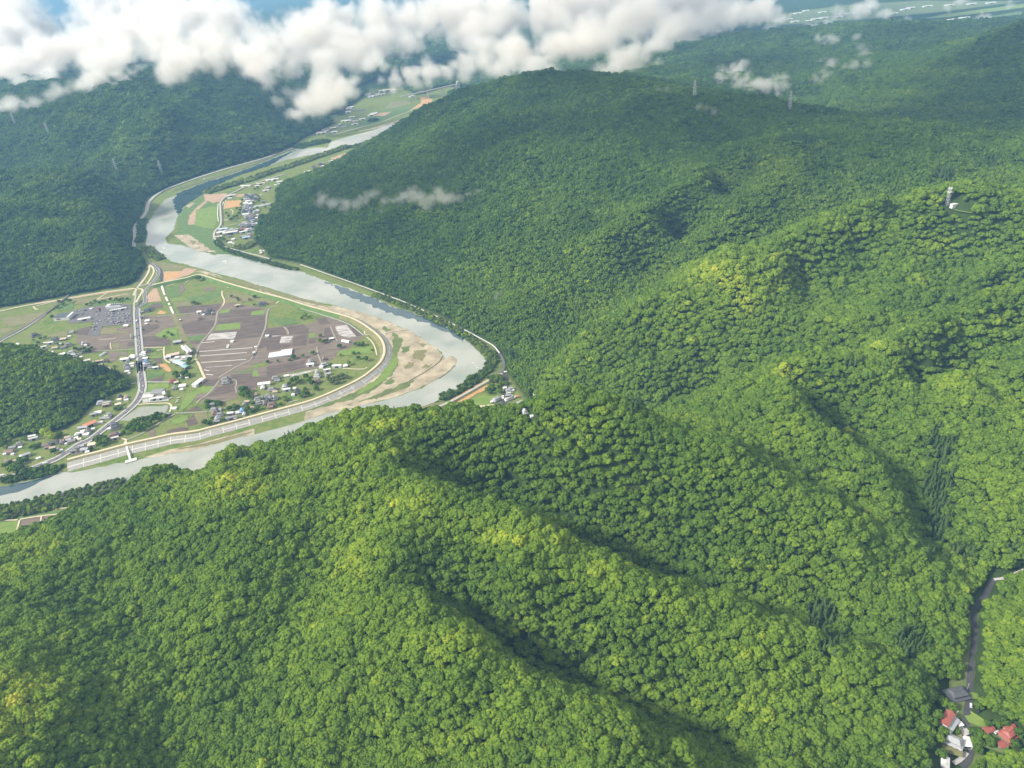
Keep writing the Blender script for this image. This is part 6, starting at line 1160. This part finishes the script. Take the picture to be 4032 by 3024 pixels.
BANK = """m 0 30 4600 60;m 0 110 4200 60;m 40 150 3700 45;m 90 150 3700 45;m 110 180 3300 22;m 60 185 3300 20;m 140 130 3700 45;m 200 110 3800 50;m 270 80 3900 50;m 340 60 4100 50;m 300 130 2950 38;m 250 150 2800 30;m 380 90 4000 45;m 60 60 4700 50;m 250 20 4900 45;m 330 10 4900 40;m 430 110 3000 42;m 460 150 2750 34;m 420 162 2700 28;m 400 130 2850 32;m 490 160 2750 30;m 520 120 3000 42;m 560 132 2900 36;m 560 60 4300 45;m 480 50 4300 45;m 420 30 4600 45;m 620 150 2800 36;m 650 170 2750 28;m 680 130 3500 42;m 730 130 3500 42;m 640 100 4000 40;m 740 90 4000 45;m 800 90 3800 45;m 800 140 3500 32;m 850 60 4200 45;m 880 110 3700 40;m 930 100 3800 35;m 950 60 4100 45;m 1010 50 4200 45;m 1010 100 3800 28;m 1060 60 4100 40;m 1120 50 4100 42;m 1180 70 4000 38;m 1240 50 4300 45;m 1180 100 3800 22;m 920 150 3300 16;m 960 165 3200 12
m 0 270 2700 20;m 40 258 2700 22;m 80 250 2700 20;m 120 235 2700 22;m 160 225 2750 22;m 200 215 2800 24;m 235 195 2900 24;m 270 170 3000 26;m 300 190 2950 12;m 330 180 3000 10;m 350 170 3050 10;m 290 215 2800 8;m 310 205 2850 8
m 790 245 2700 30;m 760 262 2650 24;m 735 285 2600 14;m 830 225 2750 30;m 860 205 2850 22;m 700 240 2850 12;m 730 225 2900 14;m 780 205 2950 14;m 820 190 3000 14;m 880 195 2900 12
m 930 205 2900 11;m 980 200 2850 15;m 1020 190 2850 18;m 1060 180 2850 20;m 1100 170 2850 24;m 1150 155 2900 28;m 1200 150 2900 28;m 1250 150 2900 28;m 1230 175 2750 20;m 1150 185 2750 14
n 20 30 4300 50;n 100 40 4200 50;n 190 30 4200 50;n 280 20 4300 50;n 370 10 4500 50;n 60 110 3300 28;n 130 120 3200 34;n 190 130 3000 36;n 240 110 3100 36;n 300 90 3200 34;n 350 60 3500 36;n 420 40 3900 40;n 480 20 4300 40;n 550 10 4500 36;n 150 155 2750 24;n 210 165 2600 24;n 260 170 2500 22;n 300 165 2500 22;n 340 150 2600 26;n 390 130 2800 28;n 430 110 3000 26;n 470 85 3300 26;n 510 60 3600 30;n 570 45 3900 30;n 620 20 4200 30;n 240 190 2400 12;n 290 188 2400 12;n 180 180 2450 12;n 100 190 2450 9;n 60 200 2450 8;n 130 182 2480 10;n 400 165 2700 12;n 450 140 2900 12;n 680 15 4200 26;n 640 45 4000 16;n 730 40 4000 12;n 860 38 4000 14;n 900 20 4200 14;n 830 60 3900 7;n 960 30 4200 10;n 1180 30 3900 7;n 1090 22 4000 8;n 1010 45 3900 6;n 790 62 3900 8;n 700 72 3900 9;n 1240 12 4100 8;n 930 8 4300 14;n 1130 6 4300 10;n 330 190 2500 9;n 370 195 2500 7;n 30 215 2500 6;n 5 215 2500 8"""
def build_clouds():
    def parse(s):
        out = []
        for ln in s.replace('\n', ';').split(';'):
            q = ln.split(); out.append(puff(q[0], *[float(k) for k in q[1:]]))
        return out
    cloud('cloud_bank', parse(BANK), 9., CLD, 'broad cream-white cloud bank lying across the hills along the top edge', 1/240., 2.8)
    def near(t, x, y, r, off):
        X, Y = hit(t, x, y); z = float(ground_z(X, Y)); d = float(proj(X, Y, z)[2])-off; return puff(t, x, y, d, r)
    # unseen broken deck added overhead, shaped to shade the far hills, not near spurs
    q = random.Random(5); dk = []
    for _ in range(190):
        x, y = q.uniform(-3600, 1500), q.uniform(1060, 5200)
        if y < 1340 and not (-1080 < x < -250): continue
        if y < 1500 and x > -250: continue
        if x < -1650: continue
        if y > 2300 and -2150 < x < -150: continue
        if y > 2700 and x < -150: continue
        dk.append((x, y, q.uniform(900, 960), q.uniform(150, 260)))
    cloud('shade_cloud_deck', dk, 55., CLD*.6, 'unseen broken cloud deck added above the frame to shade the far hills', 1/420., 2.4, flat=2.2, grow=1.3)
    cloud('cloud_wisp', [near('C', x, y, r, 60) for x, y, r in ((300, 545, 16), (330, 570, 24), (370, 590, 24), (420, 600, 22), (470, 595, 22), (520, 570, 24), (560, 560, 22), (610, 585, 18), (660, 575, 22), (710, 560, 26), (760, 560, 28), (810, 570, 28), (860, 570, 28), (910, 575, 24), (960, 575, 18), (1010, 555, 16), (1050, 545, 10), (420, 640, 14), (600, 630, 12), (800, 610, 16))], 5., CLD*1.25, 'thin white wisp drifting across the central mountain flank', 1/40., 3.4)
    cloud('cloud_wisp', [near('J', x, y, r, 120) for x, y, r in ((240, 490, 34), (290, 470, 40), (350, 450, 36), (330, 510, 40), (390, 530, 44), (450, 550, 44), (510, 550, 44), (560, 570, 40), (610, 560, 40), (650, 510, 30), (620, 610, 24))], 7., CLD*1.3, 'ragged white cloud hanging in the pass right of the bank', 1/60., 3.4)
    cloud('cloud_wisp', [near('J', x, y, r, 140) for x, y, r in ((890, 250, 24), (940, 265, 28), (1000, 250, 20), (930, 395, 28), (965, 415, 26), (1150, 310, 24), (1180, 360, 26), (1195, 400, 20), (1110, 420, 22), (880, 500, 24), (930, 480, 26), (1050, 430, 18), (1120, 240, 18))], 7., CLD*.8, 'faint broken cloud shreds over the far right slopes', 1/45., 3.6)
    cloud('cloud_wisp', [near('C', x, y, r, 25) for x, y, r in ((1140, 1018, 14), (1130, 1032, 10), (1152, 1008, 9))], 2., CLD*1.6, 'tiny puff of mist low on the central mountain', 1/12., 2.2)
    cloud('cloud_wisp', [near('D', x, y, r, 50) for x, y, r in ((420, 140, 14), (450, 150, 16), (480, 165, 12), (240, 70, 12), (270, 62, 12), (310, 210, 8), (640, 125, 10), (680, 130, 10))], 5., CLD*1.0, 'faint mist shreds on the crest behind the central mountain', 1/28., 2.8)
VB=6; EXPO=1.08
CLD=.02

build_clouds()
build_haze(.000056)
SC.render.engine = 'CYCLES'
cy = SC.cycles
cy.max_bounces = 8; cy.diffuse_bounces = 3; cy.glossy_bounces = 2; cy.transmission_bounces = 2; cy.transparent_max_bounces = 8; cy.volume_bounces = VB
cy.use_denoising = True
try: cy.denoiser = 'OPENIMAGEDENOISE'
except Exception: pass
cy.sample_clamp_indirect = 8.
SC.view_settings.view_transform = 'Standard'; SC.view_settings.look = 'None'; SC.view_settings.exposure = EXPO; SC.view_settings.gamma = 1
